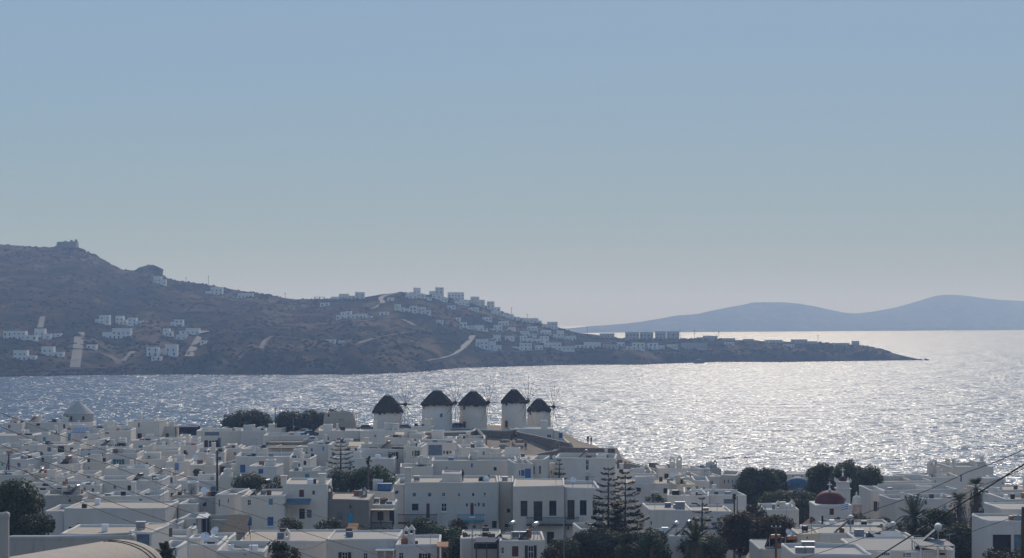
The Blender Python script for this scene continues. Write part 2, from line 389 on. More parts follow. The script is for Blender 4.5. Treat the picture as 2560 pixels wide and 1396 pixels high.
def add_window(parent, u, z, w, h, st, rec, rz=0.0, y=0.0):
    nm, base, mat = STY[st]
    if st in 'btrl' and h > 1.7: nm = 'door'
    elif st == 'r': nm = 'shutter'
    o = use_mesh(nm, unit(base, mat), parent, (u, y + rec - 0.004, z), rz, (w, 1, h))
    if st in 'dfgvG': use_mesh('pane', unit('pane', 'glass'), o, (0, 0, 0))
    if st == 'f': use_mesh('surround', unit('rim', 'dark'), o, (0, 0.0, 0))
    if st in 'gv':      # leaves folded back on the wall either side
        for s in (-1, 1): use_mesh('shutter', unit('leaf', 'green' if st == 'g' else 'dark'), o, (s * 0.78, -rec - 0.01, 0), 0, (0.52, 1, 1))
    if st in 'db' and nm != 'door': use_mesh('sill', unit('sill', 'white'), o, (0, -rec + .12, 0))
    return o
HOUSES = {}
def clutter(e, rg, w, dep, z1, par, wm, rm, cuts, D):
    """the small volumes that grow on these houses: roof huts, dividing walls, stub chimneys, front lean-tos"""
    zr = z1 - par
    for _ in range(rg.choice((1, 2, 2, 3))):
        a, b, h = rg.uniform(.4, 1.1), rg.uniform(.35, .7), rg.uniform(.35, .8) + par * .5; x, y = rg.uniform(-w * .44, w * .44 - a), rg.uniform(.5, dep * .7)
        part_box(e, rg.choice(('roof_hatch', 'vent_box', 'roof_box')), [(x, x + a, y, y + b, zr - .02, zr + h)], M_[rg.choice(('dark', 'black', 'grey', 'gpaint', 'wood', 'copper', 'white'))])
    if D < 262: return
    def sub(name, x0, x1, y0, y1, za, zb, p=.12):
        pe = bpy.data.objects.new(name, None); COL.objects.link(pe); pe.parent = e
        volume(pe, [(x0, y0), (x1 + rg.uniform(-.1, .1), y0 + rg.uniform(-.15, .15)), (x1, y1), (x0, y1)], za, zb, p, rg.choice((wm, 'w', 'b')), rg.choice((rm, 'c', 'w')), [])
    if rg.random() < .62:
        a = rg.uniform(1.3, min(3.4, w * .5)); x = rg.uniform(-w / 2 + .4, w / 2 - .4 - a); y = rg.uniform(1.0, dep * .55); sub('roof_hut', x, x + a, y, y + rg.uniform(1.3, 2.6), zr - .05, zr + rg.uniform(.9, 2.1))
    if rg.random() < .5:
        x = rg.uniform(-w * .35, w * .35); part_box(e, 'dividing_wall', [(x, x + .24, .4, dep - .4, zr - .05, z1 + rg.uniform(.05, .55))], WALLM[wm])
    if rg.random() < .35:
        y = rg.uniform(dep * .35, dep * .7); part_box(e, 'dividing_wall', [(-w / 2 + .4, w / 2 - .4, y, y + .24, zr - .05, z1 + rg.uniform(.0, .6))], WALLM[wm])
    for _ in range(rg.choice((0, 1, 1, 2))):
        k = rg.choice('ffp'); h = rg.uniform(.9, 1.9); sc = rg.uniform(.6, .95)
        use_mesh('chimney', raw_mesh('chimney', chimney_mesh(k, h + par * .6), WALLM[wm]), e, (rg.uniform(-w * .42, w * .42), rg.uniform(.8, dep * .8), zr - .05), 0, (sc, sc, 1))
    if D > 262 and w > 4 and rg.random() < .55:
        a = rg.uniform(.3, .6) * w; x = rg.choice((-w / 2 + .05, w / 2 - .05 - a, rg.uniform(-w / 2, w / 2 - a))); h = z1 * rg.uniform(.45, .78)
        if not any(c[0] - w / 2 < x + a and c[1] - w / 2 > x and c[2] < h for c in cuts): sub('lean_to', x, x + a, -rg.uniform(1.2, 2.6), -.01, 0, h, .25)
def part_box(e, name, bs, mat):
    v, f = boxes(bs); return mesh_obj(name, v, f, mat, e)
def soften(poly, r, rg):
    """round the corners of a plan and put extra points along its sides; front side keeps index 0"""
    n = len(poly); arcs = []
    for i in range(n):
        p, a, b = poly[i], poly[i - 1], poly[(i + 1) % n]
        la, lb = math.hypot(a[0] - p[0], a[1] - p[1]), math.hypot(b[0] - p[0], b[1] - p[1])
        k = min(r, la * .3, lb * .3); u = ((a[0] - p[0]) / la, (a[1] - p[1]) / la); v = ((b[0] - p[0]) / lb, (b[1] - p[1]) / lb)
        arcs.append(([(p[0] + u[0] * k, p[1] + u[1] * k), (p[0] + (u[0] + v[0]) * k * .29, p[1] + (u[1] + v[1]) * k * .29), (p[0] + v[0] * k, p[1] + v[1] * k)], k))
    return arcs
def volume(parent, poly, z0, z1, par, wmat, rmat, cuts, rec=0.16, far=False):
    V = []; F = []; n = len(poly); rg = random.Random(z1 * 1000 + len(cuts)); arcs = soften(poly, rg.uniform(.18, .42), rg)
    ring = []
    for i in range(n):
        c, k = arcs[i]; q = arcs[(i + 1) % n][0][0]
        wall_face(V, F, c[0], c[1], z0, z1 - .16, [], rec); wall_face(V, F, c[1], c[2], z0, z1 - .16, [], rec)
        wall_face(V, F, c[2], q, z0, z1 - 0.16, [(a - k, b - k, d, e) for a, b, d, e in cuts] if i == 0 else [], rec)
        ring += c; L = math.hypot(q[0] - c[2][0], q[1] - c[2][1]); m = max(1, int(L / 2.2))
        ring += [(c[2][0] + (q[0] - c[2][0]) * t / m, c[2][1] + (q[1] - c[2][1]) * t / m) for t in range(1, m)]
    mesh_obj('wall', V, F, WALLM[wmat], parent)
    zr = z1 - max(par, 0.06)
    v, f = ring_mesh(ring, [(-.025, z1 - .24), (-.03, z1 - .12), (.02, z1 - .03), (.09, z1), (.16, z1), (.22, z1 - .03), (.26, z1 - .12), (.26, zr - .1)])
    N = len(ring); jz = [rg.uniform(-.07, .05) for _ in ring]; sag = rg.uniform(-.16, .16); xs = [p[0] for p in ring]; x0, x1 = min(xs), max(xs)
    v = [(x, y, z + ((jz[i % N] + sag * ((x - x0) / (x1 - x0) - .5)) if 0 < i // N < 7 else 0)) for i, (x, y, z) in enumerate(v)]
    mesh_obj('parapet', v, f, WALLM[wmat], parent, smooth=True)
    q = inset(ring, .22)
    mesh_obj('roof', [(x, y, zr) for x, y in q], [tuple(range(N))], ROOFM[rmat], parent)
def chimney_mesh(kind, h):
    w = .38
    if kind == 'f': return boxes([(-w, w, -w, w, 0, h), (-w - .08, w + .08, -w - .08, w + .08, h, h + .12)])
    b = h - 1.0     # pointed: shaft, four corner posts, gabled cap
    V, F = boxes([(-w, w, -w, w, 0, b), (-w, -w + .2, -w, w, b, b + .45), (w - .2, w, -w, w, b, b + .45)])
    i = len(V); s = w + .04
    V += [(-s, -s, b + .45), (s, -s, b + .45), (s, s, b + .45), (-s, s, b + .45), (0, -s * .5, h), (0, s * .5, h)]
    F += [(i, i + 1, i + 4), (i + 2, i + 3, i + 5), (i + 1, i + 2, i + 5, i + 4), (i + 3, i, i + 4, i + 5), (i, i + 3, i + 2, i + 1)]
    return V, F
def H(label, px0, px1, yt, D, dep=8.0, wins=(), ch=(), wm='w', rm='w', par=0.62, yaw=None, base=None, cat='house', grp='white houses of the town', name='white_house', jit=0.2, ext=(), plain_roof=False):
    """a flat-roofed house whose front spans columns px0..px1 at distance D with its roof edge seen at row yt"""
    rg = random.Random(label)
    if yaw is None: yaw = rg.uniform(-7, 7) if D > 262 else rg.uniform(-1.5, 1.5)
    if not wins and D > 255 and dep > 5:
        wins = [(px0 + (px1 - px0) * rg.uniform(.15, .85), yt + rg.uniform(11, 26), rg.uniform(4.5, 8), rg.uniform(6, 11), rg.choice('oodbpt')) for _ in range(rg.randint(1, 3 if px1 - px0 < 70 else 4))]
    x0, x1 = wx(px0, D), wx(px1, D); cx = (x0 + x1) / 2; w = x1 - x0
    zb = base if base is not None else min(ground_z(px0, D), ground_z(px1, D), ground_z((px0 + px1) / 2, D + dep)) - 0.4
    z1 = wz(yt, D) - zb
    e = empty(name, (cx, D, zb), R(yaw)); tag(e, label, cat, grp)
    j = lambda: rnd.uniform(-jit, jit)
    poly = [(-w / 2, 0), (w / 2, 0), (w / 2 + j(), dep + j()), (-w / 2 + j(), dep + j())]
    cuts = []
    for a, b, ww, hh, st in wins:
        u = wx(a, D) - cx; s = D / FPX; zc = wz(b, D) - zb
        cuts.append((u + w / 2 - ww * s / 2, u + w / 2 + ww * s / 2, zc - hh * s / 2, zc + hh * s / 2))
    cuts = [(max(.08, a), min(w - .08, b), max(.05, c), min(z1 - .3, d)) for a, b, c, d in cuts]
    volume(e, poly, 0, z1, par, wm, rm, cuts)
    for (a, b, c, d), wi in zip(cuts, wins):
        if b - a > .05 and d - c > .05: add_window(e, (a + b) / 2 - w / 2, c, b - a, d - c, wi[4], 0.16)
    for c in ch:
        p, yt2, k = c[:3]; dd = c[3] if len(c) > 3 else dep * .5
        Dc = D + dd; h = wz(yt2, Dc) - zb - (z1 - par) + .1
        s = c[4] if len(c) > 4 else 1.0
        use_mesh('chimney', raw_mesh('chimney', chimney_mesh(k, max(h, .5)), WALLM[wm]), e, (wx(p, Dc) - cx, dd, z1 - par - .05), 0, (s, s, 1))
    for a, b, yt2, dd, dp, ws in ext:      # smaller volumes that rise from the roof
        Dc = D + dd; u0, u1 = wx(a, Dc) - cx, wx(b, Dc) - cx; zt = wz(yt2, Dc) - zb
        pe = bpy.data.objects.new('upper_room', None); COL.objects.link(pe); pe.parent = e
        c2 = []; s = Dc / FPX
        for q in ws: c2.append((wx(q[0], Dc) - cx - u0 - q[2] * s / 2, wx(q[0], Dc) - cx - u0 + q[2] * s / 2, max(wz(q[1], Dc) - zb - q[3] * s / 2, z1 - par), min(zt - .3, wz(q[1], Dc) - zb + q[3] * s / 2)))
        volume(pe, [(u0, dd), (u1, dd), (u1, dd + dp), (u0, dd + dp)], z1 - par - .05, zt, .2, wm, rm, c2)
        for (q0, q1, q2, q3), q in zip(c2, ws):
            if q3 - q2 > .05: add_window(e, u0 + (q0 + q1) / 2, q2, q1 - q0, q3 - q2, q[4], .16, 0, dd)
    if not plain_roof and jit and D > 165 and w > 3: clutter(e, rg, w, dep, z1, par, wm, rm, cuts, D)
    HOUSES[label] = (e, z1 - par + zb, D, dep)
    return e

# ------------------------------------------------------------------ the town, house by house (rear rows first)
T = {}
# back row against the sea, west to east
T['edge'] = H('low white house with one small square window at far left', 8, 54, 1058, 425, 7, [(23, 1067, 7, 9, 'd')], yaw=3)
T['edgeb'] = H('white house behind tilted solar panel, left of cone-roofed mill', 53, 148, 1056, 430, 9, [(95, 1062, 10, 6, 'o')], ext=[(58, 78, 1050, 2, 4, ())])
T['conebase'] = H('white terrace block directly under the cone-roofed mill', 147, 232, 1056, 424, 8, [(161, 1066, 5, 10, 'o')], par=.5)
T['niche'] = H('tall plain white block with slit niche, seen against the sea', 319, 397, 1053, 418, 9, [(347, 1063, 4, 11, 'o'), (349, 1091, 11, 14, 'o')], yaw=-2)
T['right_niche'] = H('white house between tall niche block and navy canopy', 396, 440, 1066, 424, 8, (), yaw=2)
T['below_cone'] = H('white house behind blue awning below the cone-roofed mill', 150, 216, 1076, 410, 8, (), par=.5)
T['cone_right'] = H('long white parapet house right of cone-roofed mill', 214, 322, 1071, 412, 9, [(262, 1083, 9, 3, 'o')], ext=[(240, 262, 1062, 3, 4, ())])
T['long_rear'] = H('long white house in front of round dark bush', 548, 706, 1070, 424, 8, [(571, 1077, 6, 3, 'o')], ch=[(681, 1062, 'f', 1, 2.0)], par=.5)
T['balcony'] = H('white house with grey double shutters and recessed balcony', 491, 604, 1077, 412, 10, [(529, 1110, 17, 18, 'v'), (548, 1108, 8, 25, 'p'), (530, 1085, 36, 9, 'p')], yaw=2, wm='w')
T['plain_rear'] = H('plain white house right of the recessed balcony', 602, 664, 1077, 408, 8, [(606, 1113, 9, 3, 'o')], wm='b')
T['left_low'] = H('broad low white house behind dark roof tank, left side', -30, 82, 1089, 396, 9, [(11, 1086, 4, 5, 'o')], par=.25)
T['redcoping'] = H('white house with pinkish coping below cone-roofed mill', 80, 150, 1087, 398, 9, (), rm='c', yaw=5)
T['terrace_mid'] = H('white terrace house behind two solar heaters', 200, 246, 1098, 388, 7, ())
T['drum'] = H('grey-white house with rounded coping below slit-niche block', 246, 326, 1077, 398, 9, [(268, 1083, 10, 3, 'o')], wm='w', yaw=4)
T['turq'] = H('white house with square turquoise shutter', 324, 380, 1101, 388, 9, [(353, 1121, 14, 14, 't')], wm='w')
T['turq_right'] = H('white house with low dark opening right of turquoise shutter', 379, 452, 1112, 380, 8, [(427, 1109, 11, 6, 'o')], ext=[(396, 452, 1096, 4, 4, [(427, 1108, 10, 7, 'o')])], yaw=-3)
T['reddoor'] = H('narrow white tower house with small dark red door', 449, 473, 1089, 392, 5, [(457, 1102, 9, 14, 'r')])
T['redright'] = H('white house with sloped coping right of red door', 471, 494, 1096, 398, 6, (), wm='w')
T['rounded'] = H('white house with rounded coping and curtained door', 658, 768, 1088, 390, 9, [(671, 1113, 14, 14, 'd'), (745, 1113, 10, 7, 'o'), (724, 1111, 8, 5, 'p')], yaw=2)
T['ruinfront'] = H('long white house in front of the roofless round tower', 797, 902, 1077, 388, 9, [(819, 1097, 8, 9, 'd')], par=.2)
T['lowwall'] = H('low white house below the leftmost windmill', 900, 1034, 1077, 384, 6, (), wm='w', rm='c', par=.3)
T['millwhite'] = H('small white house at the foot of the second windmill', 1027, 1082, 1066, 384, 5, (), par=.15, base=13.5)
T['canopyhouse'] = H('white house with roof terrace canopy below the windmills', 960, 1060, 1094, 362, 8, [(1038, 1100, 3, 6, 'o')], ext=[(1020, 1056, 1083, 1, 5, ())], wm='w')
T['midlong'] = H('long low white house with coping below curved stone wall', 1054, 1150, 1098, 358, 8, (), rm='c', par=.4)
T['slits'] = H('white house with two slit windows beside the bare slope', 1138, 1214, 1097, 356, 9, [(1187, 1114, 3, 8, 'o'), (1199, 1112, 3, 10, 'o')], ch=[(1172, 1082, 'f', 3, 1.2)], rm='c')
# second tier
T['l1'] = H('white house with blue-grey side wall behind utility post', -20, 62, 1116, 372, 9, [(7, 1131, 12, 6, 'p')], yaw=-6, wm='b')
T['l2'] = H('small white cube beside grey-windowed house', 52, 98, 1113, 368, 6, ())
T['dark_door'] = H('white house with grey window and wide dark doorway', 92, 168, 1112, 366, 8, [(123, 1124, 9, 11, 'p'), (152, 1127, 16, 22, 'o')], rm='c', par=.2)
T['dd2'] = H('white house with dark doorway beside blue door', 166, 200, 1112, 362, 7, [(179, 1125, 8, 12, 'o')])
T['blocks'] = H('plain white block with sloped coping behind black-tank heater', 200, 246, 1100, 376, 8, (), wm='w')
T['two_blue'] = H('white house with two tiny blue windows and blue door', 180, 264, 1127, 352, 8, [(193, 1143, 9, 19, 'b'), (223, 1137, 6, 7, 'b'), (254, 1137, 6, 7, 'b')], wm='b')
T['heaters'] = H('white house carrying two solar heaters', 226, 322, 1117, 364, 8, ())
T['greens'] = H('white house with open green shutters', 263, 343, 1134, 346, 9, [(297, 1156, 13, 15, 'g')], wm='b', yaw=3)
T['turqlow'] = H('broad white house under the turquoise shutter', 338, 445, 1128, 360, 9, (), wm='w')
T['bigwhite'] = H('broad plain white house below red door', 372, 492, 1113, 374, 9, (), yaw=1)
T['frontbalc'] = H('white house with corner parapet below recessed balcony', 488, 560, 1131, 352, 9, [(549, 1147, 8, 9, 'b')], wm='w', rm='c')
T['pillbox'] = H('white house with single small dark window beside utility pole', 552, 604, 1121, 362, 8, [(587, 1135, 6, 9, 'd')], ext=[(570, 590, 1112, 2, 4, ())])
T['pergola'] = H('white house with dark roof pergola', 600, 742, 1122, 350, 9, (), wm='w', ext=[(738, 768, 1116, 1, 5, ())])
T['pineleft'] = H('tall plain white block left of the small Norfolk pine', 768, 822, 1110, 344, 8, (), wm='b')
T['pinerear'] = H('white house behind the small Norfolk pine', 818, 905, 1112, 338, 8, (), wm='w', par=.3)
T['shutters'] = H('white house with dark open shutters and black roof tanks', 892, 1012, 1122, 318, 9, [(951, 1138, 6, 8, 'd'), (983, 1139, 12, 17, 'v')], wm='b')
T['shutters2'] = H('white wing with narrow dark shuttered windows beside black tanks', 1008, 1053, 1117, 316, 9, [(1012, 1138, 3, 13, 'o'), (1032, 1134, 3, 12, 'o'), (1043, 1134, 6, 15, 'v')], ch=[(1018, 1103, 'p', 1)], wm='w')
T['glazed'] = H('white house with glazed grey balcony', 1050, 1142, 1107, 348, 9, [(1088, 1126, 34, 26, 'p')], wm='w', ext=[(1122, 1140, 1107, 1, 5, ())])
T['box'] = H('large plain white box house with bare walls', 1152, 1224, 1120, 330, 10, (), rm='c', par=.1, wm='w')
T['box2'] = H('low white annex right of plain white box house', 1222, 1254, 1132, 330, 8, (), ext=[(1222, 1242, 1122, 2, 5, ())])
T['slopehouse'] = H('white house with brown-edged roof below the bare slope', 1250, 1342, 1146, 326, 8, [(1322, 1139, 6, 6, 'o')], rm='c', par=.1)
# third tier
T['p1'] = H('white house behind A-braced utility post', -30, 34, 1136, 348, 8, (), wm='w')
T['p2'] = H('white house right of A-braced utility post', 26, 66, 1148, 342, 8, ())
T['p3'] = H('plain white cube house below grey-windowed house', 60, 132, 1139, 350, 9, (), wm='w')
T['p4'] = H('white house with low terrace wall and blue gate', 128, 196, 1146, 344, 8, [(171, 1144, 14, 9, 'b')], wm='b')
T['p5'] = H('tall plain white house behind brown-tank solar heater', 124, 200, 1160, 334, 9, ())
T['p6'] = H('big blank white house below two tiny blue windows', 192, 266, 1156, 338, 9, (), wm='b')
T['p7'] = H('small white house with deep blue door, blank house behind', 150, 236, 1186, 316, 8, [(221, 1187, 8, 18, 'b')], rm='c')
T['p8'] = H('white roof terrace below green shutters', 262, 372, 1171, 322, 8, [(300, 1196, 26, 4, 'o')], wm='w', yaw=4)
T['p9'] = H('white house with dark red door below turquoise shutter', 338, 420, 1148, 338, 8, [(367, 1163, 7, 13, 'r'), (348, 1161, 7, 3, 'o')])
T['p10'] = H('white house with pale lilac-blue door', 412, 474, 1154, 332, 8, [(442, 1167, 10, 18, 'l'), (408, 1160, 6, 6, 'd')], rm='c', par=.2)
T['p11'] = H('white house with narrow blue door and flat roof', 366, 440, 1190, 312, 8, [(428, 1200, 7, 17, 'b')])
T['p12'] = H('white house beside dark utility pole with potted tree', 474, 545, 1163, 322, 8, [(504, 1197, 8, 9, 'o')], rm='c', par=.15)
T['p13'] = H('white house with dark pillared porch by utility pole', 540, 592, 1162, 324, 8, [(556, 1182, 12, 30, 'o'), (572, 1184, 9, 26, 'o'), (586, 1180, 5, 30, 'o')], wm='k')
T['p14'] = H('long white house with tall blue shutter on left', 588, 726, 1141, 308, 10, [(607, 1172, 13, 20, 'b'), (694, 1169, 7, 14, 'b')], wm='b')
T['p15'] = H('plain white house left of the small Norfolk pine garden', 722, 775, 1146, 306, 9, (), wm='w')
T['p16'] = H('small white annex with square blue shutter', 621, 690, 1166, 296, 7, [(652, 1179, 12, 12, 'b')], rm='c', par=.1)
T['p17'] = H('low white house with turquoise door and rail', 720, 815, 1177, 292, 8, [(768, 1195, 11, 20, 't')], wm='b')
T['pinegarden'] = H('white garden house right of small Norfolk pine', 828, 984, 1146, 312, 6, (), wm='b', par=.2)
T['c1'] = H('long low white house with plants along its roof', 1078, 1292, 1151, 310, 9, (), wm='b', par=.3)
T['c2'] = H('white house with round dark tank on terrace', 1000, 1082, 1167, 304, 8, [(1016, 1184, 6, 8, 'o')], wm='w')
T['c3'] = H('white house with bright blue double doors', 1287, 1334, 1159, 298, 9, [(1299, 1183, 3, 12, 'o'), (1307, 1183, 9, 15, 'b'), (1320, 1184, 15, 24, 'b')], wm='b')
T['c4'] = H('white house end wall with two tall grey windows', 1322, 1360, 1149, 302, 9, [(1335, 1176, 4, 20, 'p'), (1350, 1175, 5, 20, 'p')], wm='w', yaw=-8)
T['c5'] = H('small white house with brown window beside big blank house', 1356, 1392, 1157, 312, 7, [(1364, 1179, 6, 8, 'r'), (1378, 1181, 3, 8, 'd')], wm='w')
T['c6'] = H('big white house with one tall slit window column', 1387, 1538, 1145, 308, 10, [(1468, 1163, 8, 28, 'd'), (1468, 1198, 9, 14, 'p')], wm='w', ch=[(1534, 1148, 'p', 2)], ext=[(1486, 1512, 1137, 3, 5, ())])
# fourth tier
T['q1'] = H('white house with grey parapet behind the left tree', -40, 62, 1187, 312, 9, (), wm='b', yaw=-4)
T['q2'] = H('white house with clutter on its roof, left of brown-tank heater', 56, 128, 1183, 318, 8, (), wm='w', rm='c')
T['q3'] = H('white house with two dark brown doors', 40, 130, 1216, 296, 8, [(53, 1231, 15, 23, 'r'), (108, 1229, 16, 22, 'r')], wm='w')
T['q4'] = H('white house with small dark window above brown doors', 96, 160, 1199, 304, 7, [(132, 1209, 6, 8, 'd')], wm='w', rm='c')
T['q5'] = H('white house with dark sunken porch', 128, 202, 1212, 294, 8, [(154, 1226, 26, 12, 'o'), (187, 1225, 14, 16, 'o')], wm='b')
T['q6'] = H('white house with one brown and one blue small window', 198, 250, 1213, 296, 7, [(208, 1224, 11, 8, 'r'), (232, 1226, 6, 9, 'b')], wm='w')
T['q7'] = H('wide shaded white house with clotheslines and dark door', 236, 402, 1201, 300, 9, [(287, 1218, 8, 10, 'd'), (325, 1224, 13, 20, 'o')], wm='w', yaw=2)
T['q8'] = H('white courtyard house with blue doors beside pole foot', 440, 560, 1201, 300, 8, [(481, 1227, 13, 20, 'b'), (504, 1223, 10, 9, 't'), (533, 1226, 13, 18, 'b'), (457, 1231, 8, 10, 't')], wm='w', yaw=-2)
T['q9'] = H('white roof steps left of olive trees', 550, 602, 1190, 300, 7, (), wm='w', ext=[(558, 582, 1185, 1, 4, ())])
T['q10'] = H('white house with orange storage box in courtyard', 400, 440, 1222, 290, 7, (), wm='w')
T['q11'] = H('plain low white house below two dark brown doors', 70, 132, 1242, 282, 8, (), wm='w')
T['q12'] = H('weathered grey-white house with tin side wall', 110, 206, 1238, 276, 8, (), wm='k', rm='c', par=.15)
T['q13'] = H('low white courtyard wall house behind long blue-grey house', 202, 262, 1248, 274, 7, (), wm='w')
T['q14'] = H('white house with roof antennas behind long blue-grey house', 258, 400, 1239, 272, 8, (), wm='w')
T['q15'] = H('cement-grey house right of roof antennas', 428, 494, 1238, 268, 8, (), wm='k', rm='c', par=.25)
T['q16'] = H('white house with two slits right of long blue-grey house', 398, 446, 1262, 256, 9, [(412, 1288, 3, 18, 'o'), (433, 1287, 3, 17, 'o')], wm='b', yaw=-5)
T['q17'] = H('bright white house with sloping rounded coping', 444, 494, 1260, 254, 8, (), wm='w')
T['q18'] = H('grey weathered house with cement parapet beside olive trees', 490, 544, 1243, 256, 8, (), wm='k', rm='c')
T['q19'] = H('tall white house with two slits beside olive trees', 537, 588, 1236, 254, 9, [(548, 1258, 4, 18, 'p'), (571, 1252, 3, 10, 'p')], wm='b', yaw=-6)
# big houses of the middle ground
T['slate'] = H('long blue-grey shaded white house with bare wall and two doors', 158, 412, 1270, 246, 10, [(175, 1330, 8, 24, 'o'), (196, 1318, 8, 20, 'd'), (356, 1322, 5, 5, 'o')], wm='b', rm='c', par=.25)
T['slate2'] = H('shaded white house end behind the left tree', 112, 162, 1278, 248, 9, (), wm='b')
T['two_st'] = H('two-storey white house with four blue-shuttered windows', 602, 712, 1240, 238, 10, [(623, 1257, 9, 14, 'd'), (677, 1255, 10, 15, 't'), (622, 1304, 15, 22, 'b'), (676, 1304, 15, 22, 'b')], wm='w', par=.3)
T['two_st2'] = H('tall white house with grey awning and brown shutters', 706, 818, 1210, 241, 9, [(754, 1234, 12, 18, 'r'), (784, 1232, 6, 10, 'r'), (755, 1285, 14, 26, 'o'), (773, 1285, 12, 20, 'p')], ch=[(710, 1192, 'f', .6), (806, 1187, 'f', 1.5, 1.2)], wm='w', rm='c', par=.25)
T['stone'] = H('grey bare-stone house with turquoise door', 815, 922, 1249, 242, 10, [(875, 1296, 14, 28, 't'), (850, 1291, 13, 18, 'p'), (876, 1267, 5, 8, 'o')], ch=[(824, 1212, 'p', 1.0), (910, 1219, 'p', 5)], wm='s', rm='c', par=.15, name='stone_house')
T['porch'] = H('white house with brown timber porch beside stone house', 919, 986, 1262, 247, 8, [(951, 1291, 15, 22, 'r'), (979, 1290, 11, 26, 'r')], wm='w', rm='c', par=.15)
T['bluebox'] = H('white house with blue rooftop tank box', 898, 986, 1229, 274, 9, (), wm='b', rm='c', par=.2)
T['whitebox'] = H('small bright white roof cube left of central mansion', 978, 1014, 1194, 284, 6, (), wm='w')
T['mansion'] = H('three-storey white mansion with brown and turquoise balconies', 1012, 1246, 1206, 256, 11,
    [(1036, 1237, 8, 9, 'p'), (1074, 1237, 8, 9, 'p'), (1109, 1237, 8, 9, 'd'), (1147, 1237, 5, 8, 'd'), (1183, 1237, 5, 8, 'o'), (1212, 1236, 5, 8, 'd'),
     (1038, 1268, 16, 17, 'o'), (1070, 1277, 8, 36, 'r'), (1110, 1269, 14, 21, 'd'), (1180, 1274, 8, 32, 'r'), (1167, 1263, 4, 8, 'o'), (1188, 1263, 3, 6, 'o'), (1197, 1262, 4, 9, 'o'), (1209, 1263, 6, 9, 'p'),
     (1185, 1318, 9, 7, 'o'), (1215, 1317, 9, 8, 'o'), (1236, 1312, 12, 18, 'o'), (1075, 1320, 8, 8, 'o'), (1112, 1320, 8, 8, 'p')],
    ch=[(1021, 1172, 'f', .8, 1.2)], wm='b', rm='c', par=.35, ext=[(1106, 1155, 1184, 3, 5, ())], name='white_mansion', jit=0)
T['mansionleft'] = H('narrow white stub adjoining mansion on left', 984, 1013, 1211, 257, 9, (), wm='b')
T['mansionside'] = H('beige side house right of white mansion', 1247, 1283, 1204, 259, 10, [(1271, 1277, 9, 10, 'o'), (1266, 1314, 8, 8, 'o')], wm='c', rm='c', par=.3)
T['neo'] = H('white neoclassical house with tall dark green windows', 1282, 1411, 1215, 248, 12, [(1310, 1272, 17, 39, 'G'), (1345, 1278, 22, 49, 'G'), (1382, 1271, 18, 38, 'G'), (1376, 1345, 18, 30, 'G')], wm='b', rm='c', par=.2, jit=0, name='neoclassical_house')
T['neo2'] = H('white neoclassical wing half hidden by tall Norfolk pines', 1411, 1500, 1219, 249, 11, [(1426, 1275, 21, 49, 'G'), (1458, 1270, 17, 38, 'G'), (1490, 1270, 17, 38, 'G'), (1415, 1318, 14, 14, 'o')], wm='w', rm='g', par=.5, jit=0, name='neoclassical_house')
# right side
T['r1'] = H('white house with twin pointed chimneys against the sea', 1645, 1728, 1171, 345, 9, [(1666, 1192, 8, 12, 'f'), (1685, 1190, 3, 9, 'o'), (1709, 1190, 4, 10, 'o')], ch=[(1680, 1142, 'p', 1.5, 1.35), (1697, 1139, 'p', 2.0, 1.35)], par=.2)
T['r2'] = H('white house with arched coping right of twin chimneys', 1726, 1756, 1173, 349, 8, [(1731, 1187, 4, 7, 'p'), (1740, 1187, 4, 7, 'r')], rm='c')
T['r3'] = H('low grey-white block with chimney against the sea', 1750, 1804, 1172, 356, 7, (), ch=[(1787, 1163, 'f', 2, 1.2)], wm='k')
T['r4'] = H('long white house with antenna and one upper window', 1722, 1804, 1192, 326, 10, [(1780, 1208, 7, 10, 'd'), (1776, 1228, 6, 6, 'd')], rm='c', par=.2)
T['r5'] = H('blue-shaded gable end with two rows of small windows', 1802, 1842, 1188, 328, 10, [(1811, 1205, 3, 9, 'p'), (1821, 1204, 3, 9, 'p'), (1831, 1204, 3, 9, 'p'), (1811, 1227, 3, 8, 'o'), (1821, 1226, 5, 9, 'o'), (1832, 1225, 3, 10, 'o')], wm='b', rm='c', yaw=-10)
T['r6'] = H('long white house with two outlined square windows', 1562, 1692, 1208, 298, 9, [(1597, 1225, 8, 8, 'f'), (1663, 1227, 7, 10, 'f')], ch=[(1692, 1180, 'p', 1.0), (1700, 1168, 'p', 6)], wm='b', rm='c', par=.2)
T['r7'] = H('low white house behind twin Norfolk pines', 1540, 1642, 1183, 330, 8, (), ext=[(1606, 1614, 1177, 2, 1, ())])
T['r8'] = H('cream box house with grey door in front of rounded white house', 1690, 1740, 1211, 286, 7, [(1722, 1226, 9, 14, 'p')], wm='c', rm='c', par=.12)
T['r9'] = H('white house with rounded parapet behind cream box house', 1736, 1774, 1202, 292, 9, [(1743, 1222, 4, 12, 'p'), (1760, 1226, 6, 14, 'p')])
T['r10'] = H('long white house with dark door behind grey air conditioner', 1668, 1772, 1239, 268, 9, [(1735, 1262, 13, 9, 'o'), (1690, 1262, 14, 9, 'p')], wm='w')
T['r11'] = H('white house with bulging right end beside dark trees', 1770, 1868, 1237, 270, 9, [(1822, 1254, 26, 12, 'p')], wm='w', rm='g')
T['r12'] = H('white house with grey air conditioner on its roof', 1622, 1731, 1275, 246, 9, [(1628, 1308, 3, 10, 'o')], wm='w', rm='c', par=.25)
T['r13'] = H('white house with blue door behind small Norfolk pine', 1729, 1832, 1278, 250, 9, [(1785, 1316, 13, 18, 'b')], wm='b', rm='c', par=.35)
T['r14'] = H('white house with stepped parapet and little belfry chimneys', 1912, 1998, 1274, 250, 9, (), ch=[(1945, 1252, 'p', 1), (1956, 1258, 'f', .8), (1980, 1250, 'p', 1)], wm='w')
T['s1'] = H('white wing with dark french door beside tall dark tree', 2176, 2214, 1226, 290, 9, [(2203, 1266, 18, 24, 'v')], wm='b', name='white_house')
